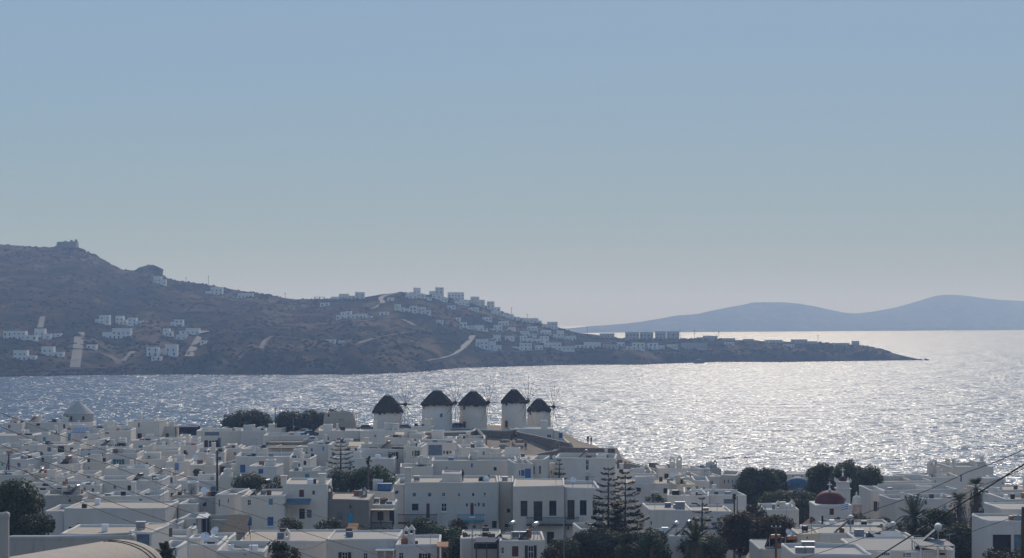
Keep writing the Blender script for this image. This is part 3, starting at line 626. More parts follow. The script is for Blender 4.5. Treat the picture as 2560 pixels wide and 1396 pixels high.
T['s2'] = H('long white house with blank wall behind date palm', 2211, 2400, 1224, 294, 8, [(2216, 1290, 4, 24, 'b')], wm='b')
T['s3'] = H('white terraced house with flat roof right of dark trees', 2185, 2332, 1203, 314, 10, [(2232, 1212, 8, 6, 'o')], rm='c', wm='w', par=.3, ext=[(2252, 2330, 1190, 6, 4, ())])
T['s4'] = H('white house with twin columned chimneys', 2300, 2402, 1193, 320, 9, [(2338, 1204, 2, 6, 'o')], ch=[(2325, 1151, 'p', 5, 1.3), (2333, 1148, 'p', 6, 1.5)], wm='w', rm='c')
T['s5'] = H('tall white house with blue door against the sea', 2378, 2486, 1167, 334, 11, [(2402, 1196, 5, 18, 'b')], ch=[(2452, 1156, 'f', 2, 2.0)], wm='w', rm='c', yaw=3)
T['s6'] = H('pinkish roof block with brown chimney against the sea', 2356, 2384, 1168, 345, 5, (), ch=[(2371, 1150, 'f', 2)], wm='c', rm='c')
T['s7'] = H('long low white house with pointed roof vent behind date palm', 2234, 2402, 1247, 278, 8, (), ch=[(2361, 1233, 'p', 1)], wm='b')
T['s8'] = H('white house with brown arched shutter right of shaggy palms', 2472, 2524, 1237, 266, 8, [(2487, 1260, 16, 14, 'r')], wm='w', rm='c')
T['s9'] = H('white house with long flat roof at right edge', 2470, 2600, 1225, 288, 9, (), wm='w', rm='c', par=.3)
T['s10'] = H('small white house against the sea at right edge', 2484, 2513, 1196, 320, 7, (), wm='w')
T['s11'] = H('white house with two roof drums at right edge', 2516, 2620, 1247, 245, 9, (), wm='w', rm='c')
T['s12'] = H('stepped white house upper storey at lower right', 2506, 2620, 1272, 212, 8, (), wm='w', par=.2)
T['s13'] = H('white house with blue-beamed dark porch at lower right', 2470, 2620, 1303, 203, 8, [(2505, 1360, 46, 46, 'o'), (2548, 1360, 26, 46, 'p')], wm='b', par=.25)
# front rows
T['f1'] = H('long low white house with sunlit flat roof, pointed chimney', 596, 852, 1352, 210, 11, [(700, 1388, 30, 22, 'p')], ch=[(718, 1322, 'p', 1.0, .9)], wm='w', rm='c', par=.2)
T['f2'] = H('white house with dark shutters below stone house', 814, 992, 1348, 198, 9, [(820, 1369, 5, 12, 'o'), (862, 1391, 15, 20, 'v'), (914, 1391, 10, 16, 'd')], wm='b', par=.25)
T['f3'] = H('white house with two tall pointed chimneys in front', 988, 1100, 1362, 196, 9, [(1003, 1390, 12, 16, 'd'), (1062, 1392, 14, 16, 'v')], ch=[(1016, 1316, 'p', 2), (1029, 1313, 'p', 1)], wm='b', par=.3)
T['f4'] = H('white house with two solar heaters and red door in front', 1248, 1362, 1351, 200, 8, [(1255, 1377, 10, 16, 'd'), (1288, 1379, 16, 26, 'r'), (1327, 1381, 14, 34, 'v')], wm='b', par=.25)
T['f5'] = H('low white house with dark sunshade left of solar heaters', 1150, 1250, 1345, 206, 8, [(1215, 1366, 60, 14, 'o')], wm='b', rm='w', par=.15)
T['f6'] = H('white house with grey glazed terrace at lower left', 322, 379, 1329, 188, 8, [(330, 1357, 6, 14, 'p'), (359, 1349, 36, 34, 'p')], wm='w', rm='c', par=.12, yaw=-3)
T['f7'] = H('white house with small blue window behind foreground vault', 150, 326, 1335, 195, 9, [(195, 1352, 12, 8, 'b')], wm='w', rm='c', par=.25)
T['f8'] = H('white stepped terrace house at lower left', 378, 470, 1343, 208, 8, (), wm='w', ext=[(466, 482, 1322, 1, 3, ())])
T['f9'] = H('white house with black tank and blue-posted porch', 444, 500, 1296, 230, 7, [(460, 1320, 6, 10, 'd'), (486, 1318, 6, 18, 'b')], wm='b')
T['f10'] = H('shaded white house with tall blue door right of porch', 496, 590, 1300, 234, 7, [(524, 1313, 6, 26, 'b'), (503, 1313, 12, 26, 'p')], wm='k')
T['f11'] = H('small white house with slit windows at lower left', 408, 446, 1310, 226, 6, [(413, 1322, 5, 9, 'o'), (442, 1320, 3, 18, 'o')], wm='b')
T['f12'] = H('white gabled shed below brown tiled roof', 516, 572, 1347, 192, 6, [(514, 1355, 8, 12, 'o')], wm='w')
T['f13'] = H('white house with black roof tank at bottom edge', 540, 660, 1378, 172, 8, [(563, 1385, 5, 3, 'o'), (612, 1386, 5, 4, 'o')], wm='b')
T['f14'] = H('blue-panelled low house at bottom edge behind palm', 396, 442, 1369, 176, 6, [(419, 1383, 42, 22, 'b')], wm='w')
T['f15'] = H('white courtyard house with stepped blocks at lower left', 470, 545, 1362, 184, 7, (), wm='w', ext=[(470, 500, 1345, 1, 3, ())])
T['g1'] = H('white flat-roofed house in front of red-domed church', 2070, 2242, 1318, 228, 9, (), wm='b', par=.3)
T['g2'] = H('white house with roof mast in front of red-domed church', 2030, 2262, 1333, 212, 9, (), wm='b', par=.25, ch=[(2219, 1306, 'p', 3)])
T['g3'] = H('cream box house below stepped-parapet house', 1996, 2050, 1334, 200, 6, [(2018, 1345, 3, 6, 'o')], wm='c', rm='c', par=.15)
T['g4'] = H('white house under blue-grey tarpaulin roof', 2150, 2300, 1352, 196, 8, (), wm='b', par=.2)
T['g5'] = H('long beige-roofed house with lattice screens at lower right', 2136, 2388, 1375, 176, 10, [(2214, 1386, 20, 8, 'o'), (2268, 1388, 18, 10, 'o'), (2350, 1383, 26, 10, 'o')], wm='w', rm='g', par=.1)
T['g6'] = H('white house with curved blue-white parapet at bottom right', 1984, 2182, 1386, 158, 8, (), wm='b', par=.35)
T['g7'] = H('grey rough-plastered house with two red-lidded heaters', 1900, 1990, 1372, 172, 8, (), wm='k', rm='g', par=.15)
T['g8'] = H('white house partly hidden by reddish bush', 1640, 1740, 1339, 214, 7, (), wm='w')
T['g9'] = H('small white house behind dark Norfolk pine trunk', 1452, 1500, 1322, 226, 7, (), wm='w', yaw=6)

# ------------------------------------------------------------------ shape helpers for round and bent things
def lathe(prof, n=28, cap0=False, cap1=False, jag=None):
    V = []; F = []
    for k, (r, z) in enumerate(prof):
        for i in range(n):
            a = 2 * math.pi * i / n; rr, zz = r, z
            if jag: rr, zz = jag(k, i, r, z)
            V.append((rr * math.cos(a), rr * math.sin(a), zz))
    for k in range(len(prof) - 1):
        for i in range(n):
            j = (i + 1) % n; F.append((k * n + i, k * n + j, (k + 1) * n + j, (k + 1) * n + i))
    if cap0: F.append(tuple(reversed(range(n))))
    if cap1: F.append(tuple(range((len(prof) - 1) * n, len(prof) * n)))
    return V, F
def tube(pts, rad, n=6, V=None, F=None):
    """tube along points; rad a number or one per point"""
    V = [] if V is None else V; F = [] if F is None else F; pts = [Vector(p) for p in pts]
    b0 = len(V); m = len(pts); up = Vector((0, 0, 1))
    for k, p in enumerate(pts):
        d = (pts[min(k + 1, m - 1)] - pts[max(k - 1, 0)]).normalized()
        s = d.cross(up if abs(d.z) < .95 else Vector((1, 0, 0))).normalized(); u = s.cross(d)
        r = rad[k] if isinstance(rad, (list, tuple)) else rad
        for i in range(n):
            a = 2 * math.pi * i / n; V.append(tuple(p + s * (r * math.cos(a)) + u * (r * math.sin(a))))
    for k in range(m - 1):
        for i in range(n):
            j = (i + 1) % n; F.append((b0 + k * n + i, b0 + k * n + j, b0 + (k + 1) * n + j, b0 + (k + 1) * n + i))
    F.append(tuple(b0 + i for i in reversed(range(n)))); F.append(tuple(b0 + (m - 1) * n + i for i in range(n)))
    return V, F
def part(name, VF, mat, parent, smooth=False, loc=(0, 0, 0), rz=0.0):
    o = mesh_obj(name, VF[0], VF[1], mat, parent, smooth=smooth); o.location = loc; o.rotation_euler[2] = rz; return o
def oriented(VF, M):
    return [tuple(M @ Vector(v)) for v in VF[0]], VF[1]
def joinvf(*vfs):
    V = []; F = []
    for v, f in vfs:
        b = len(V); V += list(v); F += [tuple(i + b for i in q) for q in f]
    return V, F

# ------------------------------------------------------------------ windmills
def on_tower(e, r0, r1, H_, z, ang, w, h, st):
    r = r0 + (r1 - r0) * (z + h / 2) / H_
    o = add_window(e, 0, 0, w, h, st, 0.0)
    o.location = (r * math.sin(ang) , -r * math.cos(ang) - .02, z); o.rotation_euler = (0, 0, ang)
def windmill(label, cx, apex, eave, base, w0, w1, wr, hub, D, wins, phase=0.0, seed=1):
    s = D / FPX; zb = wz(base, D) - .6; e = empty('windmill', (wx(cx, D), D + w0 * s / 2, zb)); tag(e, label, 'windmill', 'row of thatched windmills')
    H_ = wz(eave, D) - zb + .25; r0, r1, rr = w0 * s / 2, w1 * s / 2, wr * s / 2; ha = wz(apex, D) - zb
    part('tower', lathe([(r0 * 1.03, 0), (r0, .7), (r0 + (r1 - r0) * .5, H_ * .5), (r1, H_), (r1 * .9, H_ + .1)], 36), WALLM['w'], e, True)
    rg = random.Random(seed)
    ze = H_ - .25; rag = [rg.uniform(-.28, .12) for _ in range(48)]
    def jag(k, i, r, z):
        q = rg.uniform(-.05, .05)
        return (r + q, z + (rag[i] if k <= 1 else 0) + q * .6)
    part('thatched_roof', lathe([(rr * .93, ze - .05), (rr * 1.03, ze), (rr * 1.0, ze + .35), (rr * .80, ze + (ha - ze) * .36), (rr * .50, ze + (ha - ze) * .68), (rr * .24, ze + (ha - ze) * .92), (.12, ha)], 48, cap1=True, jag=jag), thatchm, e, True)
    part('ridge_cap', lathe([(rr * .26, ha - .33), (rr * .22, ha - .08), (rr * .1, ha + .04), (.02, ha + .06)], 14), WALLM['k'], e, True)
    # axle, hub and the bare sail poles
    hx, hz = wx(hub[0], D) - wx(cx, D), wz(hub[1], D) - zb
    th = R(64); ax = Vector((math.sin(th), -math.cos(th), 0))
    t0 = Vector((0, 0, hz)); hp = Vector((hx, -hx / math.tan(th) , hz)); hp.y = -abs(hx) * math.cos(th) / math.sin(th)
    part('axle', tube([t0 + ax * .4, hp + ax * .5], .17, 8), M_['dark'], e)
    side = Vector((ax.y, -ax.x, 0)); Rw = 5.7
    hubo = part('sail_wheel', tube([hp - ax * .25, hp + ax * .45], .34, 10), M_['dark'], e)
    tips = []
    for k in range(12):
        a = phase + k * math.pi / 6; d = side * math.cos(a) + Vector((0, 0, 1)) * math.sin(a)
        L = Rw * rg.uniform(.93, 1.04); tip = hp + ax * .15 + d * L; tips.append(tip)
        part('sail_pole', tube([hp + ax * .15, hp + ax * .15 + d * L * .5, tip], [.055, .042, .02], 5), M_['wood'], hubo)
    bow = hp + ax * 2.4
    part('bowsprit', tube([hp, bow], [.09, .05], 5), M_['dark'], hubo)
    for (px, py, ww, hh, st) in wins:
        z = wz(py, D) - zb - hh * s / 2; xx = wx(px, D) - wx(cx, D); r = r0 + (r1 - r0) * z / H_
        on_tower(e, r0, r1, H_, z, math.asin(max(-.95, min(.95, xx / r))), ww * s, hh * s, st)
    return e
windmill('leftmost thatched windmill, beside the roofless tower', 967, 988, 1032, 1074, 73, 71, 77, (1011, 1012), 402, [(949, 1035, 5, 7, 'o'), (990, 1032, 4, 5, 'o')], .1, 1)
windmill('second windmill from left, widest white tower with blue window', 1091, 976, 1014, 1080, 78, 75, 82, (1136, 1008), 394, [(1103, 1039, 6, 9, 'b'), (1059, 1021, 4, 6, 'o')], .0, 2)
windmill('third windmill from left, dark doorway at its foot', 1182, 978, 1014, 1080, 71, 67, 74, (1219, 1007), 397, [(1160, 1020, 5, 10, 'o'), (1161, 1063, 8, 16, 'r')], .2, 3)
windmill('fourth windmill from left, tallest and slimmest tower', 1285, 974, 1008, 1074, 65, 61, 66, (1319, 1004), 400, [(1266, 1012, 5, 6, 'o'), (1266, 1061, 8, 17, 'r')], .05, 4)
windmill('rightmost and smallest windmill, nearest the water', 1348, 997, 1029, 1072, 61, 57, 61, (1383, 1018), 410, [(1326, 1034, 5, 8, 'o')], .12, 5)
def cone_mill():
    D = 427; s = D / FPX; e = empty('conical_roofed_mill', (wx(187, D), D + 3.6, wz(1058, D) - 1.5)); zb = e.location.z
    tag(e, 'old white mill with pale cement cone roof at left', 'windmill')
    r = 38 * s; z1 = wz(1037, D) - zb; za = wz(1003, D) - zb
    part('tower', lathe([(r, 0), (r * .98, z1)], 30), WALLM['k'], e, True)
    part('cone_roof', lathe([(r * 1.0, z1 - .02), (r * 1.04, z1 + .06), (.03, za)], 40), WALLM['k'], e)
    for px in (167, 178, 207): on_tower(e, r, r, z1, z1 - 1.3, math.asin((wx(px, D) - wx(187, D)) / r), .5, .9, 'o')
cone_mill()
def ruin_tower():
    D = 412; s = D / FPX; zb = wz(1078, D) - .8; e = empty('roofless_tower', (wx(845, D), D + 3.8, zb)); tag(e, 'roofless beige round tower left of the windmills', 'tower')
    r = 41 * s; z1 = wz(1033, D) - zb; rg = random.Random(4)
    jg = [rg.uniform(-.12, .12) for _ in range(32)]
    part('wall', lathe([(r * 1.04, 0), (r, z1 * .5), (r * .94, z1), (r * .84, z1), (r * .84, z1 - 2)], 32, jag=lambda k, i, a, z: (a, z + (jg[i] if k in (2, 3) else 0))), WALLM['y'], e, True)
    on_tower(e, r, r * .94, z1, z1 - .9, math.asin((wx(819, D) - wx(845, D)) / r), .5, .6, 'o')
    on_tower(e, r, r * .94, z1, z1 - 1.9, .2, .9, .5, 'p')
ruin_tower()

# ------------------------------------------------------------------ retaining walls and the seaside parapet
def wall_run(name, label, pts, h, th, mat, cap=None, grp='stone walls on the knoll'):
    """pts: (px, y of the top, D); a wall following them, with coping"""
    P = [at(*p) for p in pts]; e = empty(name, (P[0].x, P[0].y, P[0].z - h)); tag(e, label, 'wall', grp); o = e.location
    V = []; F = []; n = len(P)
    for i, p in enumerate(P):
        d = (P[min(i + 1, n - 1)] - P[max(i - 1, 0)]); d.z = 0; d.normalize(); nn = Vector((-d.y, d.x, 0)) * th / 2
        for q, z in ((-1, -h), (-1, 0), (1, 0), (1, -h)): V.append(tuple(p + nn * q + Vector((0, 0, z)) - o))
    for i in range(n - 1):
        a = i * 4; b = a + 4
        F += [(a + 1, a, b, b + 1), (a + 2, a + 1, b + 1, b + 2), (a + 3, a + 2, b + 2, b + 3)]
    F += [(0, 1, 2, 3), ((n - 1) * 4 + 3, (n - 1) * 4 + 2, (n - 1) * 4 + 1, (n - 1) * 4)]
    part('wall_body', (V, F), mat, e)
    if cap:
        part('coping', tube([p - o + Vector((0, 0, .03)) for p in P], th * .55, 7), cap, e, True)
    return e
wall_run('stone_wall', 'curved stone wall with white coping below third windmill', [(1052, 1083, 380), (1100, 1082, 378), (1150, 1081, 377), (1178, 1080, 378), (1190, 1076, 381)], 2.6, .5, stonem, WALLM['w'])
wall_run('stone_wall', 'upper curved wall at the foot of third windmill', [(1130, 1073, 391), (1170, 1073, 389), (1186, 1076, 388), (1196, 1080, 386)], 1.8, .4, stonem, WALLM['k'])
wall_run('stone_wall', 'dark sloping stone wall beside the curved wall', [(1183, 1070, 382), (1196, 1074, 380), (1204, 1084, 377), (1213, 1092, 374)], 2.6, .7, stonem)
wall_run('stone_wall', 'stone terrace wall between third and fourth windmills', [(1204, 1077, 384), (1250, 1079, 382), (1275, 1078, 382), (1290, 1074, 384)], 1.8, .5, stonem, WALLM['k'])
wall_run('stone_wall', 'long stone wall descending right from the windmills', [(1272, 1070, 386), (1300, 1081, 382), (1340, 1089, 378), (1380, 1098, 374), (1425, 1108, 371), (1430, 1118, 370)], 2.6, .7, stonem)
wall_run('stone_wall', 'dark retaining wall behind brown-edged roof', [(1326, 1140, 352), (1350, 1133, 354), (1385, 1127, 357), (1398, 1121, 362)], 3.2, .7, stonem)
wall_run('stone_wall', 'thick dark stone bastion wall ending above the water', [(1386, 1116, 362), (1430, 1119, 364), (1480, 1120, 367), (1540, 1121, 370), (1547, 1150, 364)], 5.5, 1.4, stonem, None)
wall_run('path_wall', 'beige wall of the lane going down to the water', [(1546, 1156, 366), (1580, 1160, 364), (1620, 1168, 360), (1650, 1176, 358)], 3.0, .5, WALLM['y'])
def crenel():
    e = empty('sea_parapet', at(1546, 1170, 372)); tag(e, 'crenellated sea parapet descending right of stone bastion', 'wall', 'stone walls on the knoll'); o = e.location
    for k in range(8):
        px = 1550 + k * 10.5; p = at(px, 1152 + k * 2.1, 372) - o
        part('merlon', boxes([(p.x, p.x + .52, p.y, p.y + .5, p.z - .65, p.z)]), stonem, e)
    a, b = at(1546, 1158, 372) - o, at(1640, 1176, 372) - o
    part('low_wall', ([(a.x, a.y, a.z), (b.x, b.y, b.z), (b.x, b.y, b.z - 3), (a.x, a.y, a.z - 3), (a.x, a.y + .5, a.z), (b.x, b.y + .5, b.z), (b.x, b.y + .5, b.z - 3), (a.x, a.y + .5, a.z - 3)],
                      [(0, 3, 2, 1), (0, 1, 5, 4), (4, 5, 6, 7), (0, 4, 7, 3), (1, 2, 6, 5)]), stonem, e)
    c = at(1623, 1158, 370) - o; d = at(1662, 1176, 370) - o
    part('ramp_block', ([(c.x, c.y, c.z), (c.x + 1.6, c.y, c.z), (d.x, c.y, d.z), (d.x, c.y, d.z - 2), (c.x, c.y, c.z - 2.4)] + [(c.x, c.y + 1, c.z), (c.x + 1.6, c.y + 1, c.z), (d.x, c.y + 1, d.z), (d.x, c.y + 1, d.z - 2), (c.x, c.y + 1, c.z - 2.4)],
                        [(4, 3, 2, 1, 0), (0, 1, 6, 5), (1, 2, 7, 6), (5, 6, 7, 8, 9), (0, 5, 9, 4), (2, 3, 8, 7)]), stonem, e)
crenel()
# long white house under the rightmost mill with its sloping end
T['millhouse'] = H('long white house with blue window under the rightmost windmill', 1292, 1384, 1072, 388, 7, [(1373, 1091, 10, 7, 'b')], wm='w', par=.12, base=8.0)
def mill_wedge():
    D = 388; e = empty('sloping_buttress', (wx(1384, D), D, 9.0)); tag(e, 'white sloping buttress right of the blue window house', 'buttress')
    z = lambda y: wz(y, D) - 9; x = lambda p: wx(p, D) - wx(1384, D)
    pr = [(x(1384.3), z(1076)), (x(1399), z(1079)), (x(1405), z(1090)), (x(1412), z(1100)), (x(1425), z(1110)), (x(1425), 0), (x(1384.3), 0)]
    n = len(pr); V = [(a, 0.05, b) for a, b in pr] + [(a, 5.5, b) for a, b in pr]
    part('wall', (V, [tuple(reversed(range(n))), tuple(range(n, 2 * n))] + [(i, (i + 1) % n, n + (i + 1) % n, n + i) for i in range(n)]), WALLM['w'], e)
    add_window(e, x(1402), z(1096), .8, 1.2, 'b', 0.05)
mill_wedge()
def foreground_vault():
    """barrel-vaulted roof and yard walls close to the viewer"""
    D = 112; e = empty('barrel_vault', (wx(150, D), D, 20)); tag(e, 'big pale barrel-vaulted roof in the near left corner', 'vault roof')
    a = at(-120, 1420, 96); b = at(318, 1346, 120); o = e.location; ax = (b - a).normalized(); sd = Vector((ax.y, -ax.x, 0)).normalized()
    r = 2.9; V = []; F = []; n = 18; L = (b - a).length
    st = [(0, 1), (L * .33, 1), (L * .66, 1), (L * .93, 1), (L * .965, .985), (L * .99, .93), (L, .82)]
    for l, k in st:
        for i in range(n + 1):
            t = math.pi * i / n
            V.append(tuple(a + ax * l + sd * (r * k * math.cos(t)) + Vector((0, 0, 1)) * (r * .62 * k * math.sin(t) - r * .62) - o))
    for s in range(len(st) - 1):
        for i in range(n):
            q = s * (n + 1) + i; F.append((q, q + 1, q + n + 2, q + n + 1))
    q = (len(st) - 1) * (n + 1); F.append(tuple(q + i for i in range(n + 1)))
    part('vault', (V, F), ROOFM['c'], e, True)
    V2, F2 = boxes([(0, L * .995, -r * .98, r * .98, -5, -r * .62 + .0)])
    M = Matrix(((ax.x, sd.x, 0, 0), (ax.y, sd.y, 0, 0), (ax.z, 0, 1, 0), (0, 0, 0, 1)))
    V2 = [tuple(M @ Vector(v) + a - o) for v in V2]; part('wall', (V2, F2), WALLM['w'], e)
    crest = [a + ax * (L * t) + sd * (r * .55) + Vector((0, 0, -.45)) - o for t in (.84, .88, .9)]
    for k in (0, 1):
        pts = []
        for i in range(8):
            t = math.radians(95 - i * 12); pts.append(a + ax * (L * (.86 + k * .03 + i * .006)) + sd * ((r + .03) * math.cos(t)) + Vector((0, 0, 1)) * ((r * .62 + .03) * math.sin(t) - r * .62) - o)
        part('roof_cable', tube(pts, .03, 5), M_['wood'], e)
foreground_vault()
T['yard'] = H('near grey yard wall behind the barrel vault', 16, 330, 1340, 128, 1.2, (), wm='k', par=.1, yaw=0, plain_roof=True)
T['corner'] = H('near white wall corner at the left frame edge', -80, 18, 1284, 92, .7, (), wm='k', par=.1, yaw=0)

# ------------------------------------------------------------------ churches
def church():
    D = 272; s = D / FPX; zb = ground_z(2085, D) - .5; e = empty('red_domed_church', (wx(2085, D), D, zb)); tag(e, 'white church with dark red dome and cross', 'church')
    z = lambda y, d=D: wz(y, d) - zb; x = lambda p, d=D: wx(p, d) - wx(2085, D)
    w0, w1 = x(2040), x(2130); zt = z(1263)
    V = []; F = []; poly = [(w0, 0), (w1, 0), (w1, 6), (w0, 6)]
    for i in range(4): wall_face(V, F, poly[i], poly[(i + 1) % 4], 0, zt, [(x(2079) - .3 - w0, x(2079) + .35 - w0, z(1288), z(1272))] if i == 0 else [], .2)
    part('wall', (V, F), WALLM['w'], e)
    add_window(e, x(2079) + .02, z(1288), .65, z(1272) - z(1288), 'r', .2)
    v, f = ring_mesh(poly, [(-.03, zt - .5), (-.08, zt - .35), (-.08, zt - .05), (0, zt), (.5, zt + .02)], True); part('cornice', (v, f), WALLM['w'], e)
    cx, r = x(2083), 37 * s
    part('dome', lathe([(r * 1.02, zt), (r, zt + .25)] + [(r * math.cos(t), zt + .25 + (z(1231) - zt - .25) * math.sin(t)) for t in [math.radians(a) for a in (10, 22, 34, 46, 58, 70, 80, 88)]], 36, cap1=True), M_['red'], e, True, (cx, 3.0, 0))
    zd = z(1231)
    cr = part('cross', joinvf(boxes([(-.1, .1, -.1, .1, 0, .35), (-.06, .06, -.06, .06, .35, 1.35), (-.34, .34, -.06, .06, .88, 1.0)]), lathe([(.22, 0), (.22, .2), (.1, .4)], 10)), M_['white'], e, False, (cx, 3.0, zd - .05))
    # apse and nave roofs in red tile either side
    for (p0, p1, y0, y1, dd) in ((2020, 2044, 1296, 1318, 1.0), (2066, 2092, 1292, 1306, -4.0)):
        a0, a1 = x(p0), x(p1); V = [(a0, dd, 0), (a1, dd, 0), (a1, dd + 3, 0), (a0, dd + 3, 0), (a0, dd, z(y1)), (a1, dd, z(y0)), (a1, dd + 3, z(y0)), (a0, dd + 3, z(y1))]
        part('annex', (V, [(0, 1, 5, 4), (1, 2, 6, 5), (2, 3, 7, 6), (3, 0, 4, 7)]), WALLM['w'], e)
        part('tile_roof', ([(a0 - .2, dd - .2, z(y1) + .02), (a1 + .1, dd - .2, z(y0) + .08), (a1 + .1, dd + 3.2, z(y0) + .08), (a0 - .2, dd + 3.2, z(y1) + .02), (a0 - .2, dd - .2, z(y1) - .1), (a1 + .1, dd - .2, z(y0) - .04)], [(0, 1, 2, 3), (4, 5, 1, 0)]), M_['red'], e)
    # bell tower
    D2 = D + 7; bx0, bx1 = x(2094, D2), x(2126, D2); bt = z(1224, D2)
    V = []; F = []; poly = [(bx0, 7), (bx1, 7), (bx1, 9), (bx0, 9)]
    for i in range(4): wall_face(V, F, poly[i], poly[(i + 1) % 4], 0, bt, [(.62, 1.32, bt - 3.0, bt - 1.3)] if i == 0 else [], .5)
    t = part('bell_tower', (V, F), WALLM['w'], e)
    v, f = ring_mesh(poly, [(-.02, bt - .1), (-.16, bt), (-.16, bt + .15), (.1, bt + .2), (.1, bt + .6), (.1, z(1209, D2)), (-.08, z(1208, D2)), (-.08, z(1205, D2)), (.5, z(1204, D2))], True)
    part('belfry_gallery', (v, f), WALLM['w'], t)
    for q in ((bx0, 7), (bx1, 7), (bx1, 9), (bx0, 9)): part('finial', lathe([(.18, 0), (.2, .25), (.05, .6)], 8), WALLM['w'], t, True, (q[0], q[1], z(1206, D2)))
    mx = (bx0 + bx1) / 2
    part('cap_dome', lathe([(.62, 0), (.55, .35), (.3, .62), (.05, .75)], 16), M_['red'], t, True, (mx, 8, z(1204, D2)))
    part('tower_cross', boxes([(-.12, .12, -.12, .12, 0, .6), (-.05, .05, -.05, .05, .6, 1.5), (-.3, .3, -.05, .05, 1.05, 1.16)]), M_['white'], t, False, (mx, 8, z(1204, D2) + .6))
church()
def small_gable():
    D = 285; zb = ground_z(2143, D); e = empty('bell_gable', (wx(2143, D), D, zb)); tag(e, 'slim pink and white bell gable right of red-domed church', 'bell tower')
    z = lambda y: wz(y, D) - zb
    part('shaft', boxes([(-.75, .75, 0, 1.2, 0, z(1262))]), M_['pink'], e)
    part('upper_stage', lathe([(.85, z(1262)), (.72, z(1258)), (.62, z(1246)), (.66, z(1245)), (.1, z(1238)), (.02, z(1235))], 8), WALLM['w'], e)
    e.children[-1].location = (0, .6, 0)
    part('cross', boxes([(-.05, .05, .55, .65, z(1238), z(1231)), (-.22, .22, .55, .65, z(1235), z(1234))]), M_['white'], e)
small_gable()
def blue_dome():
    D = 352; s = D / FPX; zb = ground_z(1998, D); e = empty('blue_domed_church', (wx(2000, D), D + 3, zb)); tag(e, 'blue church dome between two dark trees', 'church')
    zt = wz(1227, D) - zb; r = 31 * s
    part('drum', lathe([(r * 1.1, 0), (r * 1.1, zt)], 30), WALLM['w'], e, True)
    part('dome', lathe([(r * 1.12, zt - .02)] + [(r * 1.08 * math.cos(t), zt + (wz(1195, D) - zb - zt) * math.sin(t)) for t in [math.radians(a) for a in (0, 12, 25, 38, 50, 62, 74, 84, 89)]], 36, cap1=True), M_['bluedome'], e, True)
blue_dome()
T['seafront'] = H('low white seafront building with flat roof behind blue dome', 1962, 2040, 1186, 366, 6, [(1983, 1193, 5, 8, 'p'), (1992, 1192, 4, 8, 'p'), (2004, 1192, 4, 8, 'p')], wm='b', par=.1, plain_roof=True, yaw=0)
def flag():
    D = 262; zb = ground_z(2122, D); e = empty('flag_pole', (wx(2121, D), D, zb)); tag(e, 'blue and white striped flag on pole before red-domed church', 'flag')
    zt = wz(1258, D) - zb; part('pole', tube([(0, 0, 0), (0, 0, zt)], .05, 6), M_['white'], e)
    w, h = 1.1, .75; n = 10
    for k in range(5):
        V = []; F = []
        for i in range(n + 1):
            u = i / n
            for q in (0, 1): V.append((-u * w, .12 * math.sin(u * 7), zt - .1 - (k + q) * h / 5 - u * .18))
        for i in range(n): F.append((2 * i, 2 * i + 1, 2 * i + 3, 2 * i + 2))
        part('stripe', (V, F), M_['lilac'] if k % 2 == 0 else M_['white'], e)
flag()

# ------------------------------------------------------------------ things on roofs
COUNT = {}
def on_house(kind, key, dd):
    e = T[key]; return HOUSES[e['label']][1], HOUSES[e['label']][2] + dd, e['label']
ITEMS = []
def item_label(kind, phrase, key, lab, o, cat, grp):
    o['category'] = cat; o['group'] = grp; ITEMS.append((kind, phrase, key, lab, o))
def finish_labels():
    by = {}
    for it in ITEMS: by.setdefault((it[0], it[1], it[2]), []).append(it)
    ords = {1: [''], 2: ['left ', 'right '], 3: ['left ', 'middle ', 'right '], 4: ['leftmost ', 'second ', 'third ', 'rightmost ']}
    for k, v in by.items():
        v.sort(key=lambda t: t[4].location.x)
        for n, it in enumerate(v):
            it[4]['label'] = ' '.join((ords[len(v)][n] + it[1] + ' on ' + it[3]).split()[:16])
def heater_mesh_parts(kind):
    """thermosiphon water heater facing the sun (+y): sloping panel, drum, stand"""
    tankm = {'w': 'dullwhite', 's': 'steel', 'c': 'copper', 'k': 'black'}[kind]
    P = raw_mesh('collector', oriented(boxes([(-1.0, 1.0, -1.05, 1.05, -.05, .05)]), Matrix.Translation((0, .35, .78)) @ Matrix.Rotation(R(-42), 4, 'X')), M_['panel'])
    tk = lathe([(.04, -.75), (.27, -.72), (.29, -.6), (.29, .6), (.27, .72), (.04, .75)], 14)
    Tk = raw_mesh('tank', oriented(tk, Matrix.Translation((0, -.62, 1.68)) @ Matrix.Rotation(R(90), 4, 'Y')), M_[tankm], True)
    S = raw_mesh('stand', joinvf(tube([(-.85, -.62, 0), (-.85, -.62, 1.5)], .035, 5), tube([(.85, -.62, 0), (.85, -.62, 1.5)], .035, 5), tube([(-.85, 1.1, 0), (-.85, -.62, 1.42)], .03, 5), tube([(.85, 1.1, 0), (.85, -.62, 1.42)], .03, 5), tube([(-.85, -.62, .1), (.85, -.62, 1.3)], .025, 5)), M_['steel'])
    return P, Tk, S
HM = {}
def heater(key, px, dd, rz=0.0, kind='w', sc=1.0, phrase='solar water heater'):
    zr, D, lab = on_house('heater', key, dd)
    if kind not in HM: HM[kind] = heater_mesh_parts(kind)
    e = empty('solar_water_heater', (wx(px, D), D, zr), R(rz)); e.scale = (sc,) * 3
    for n, me in zip(('collector', 'tank', 'stand'), HM[kind]): use_mesh(n, me, e)
    item_label('heater', phrase, key, lab, e, 'water heater', 'solar water heaters on the roofs')
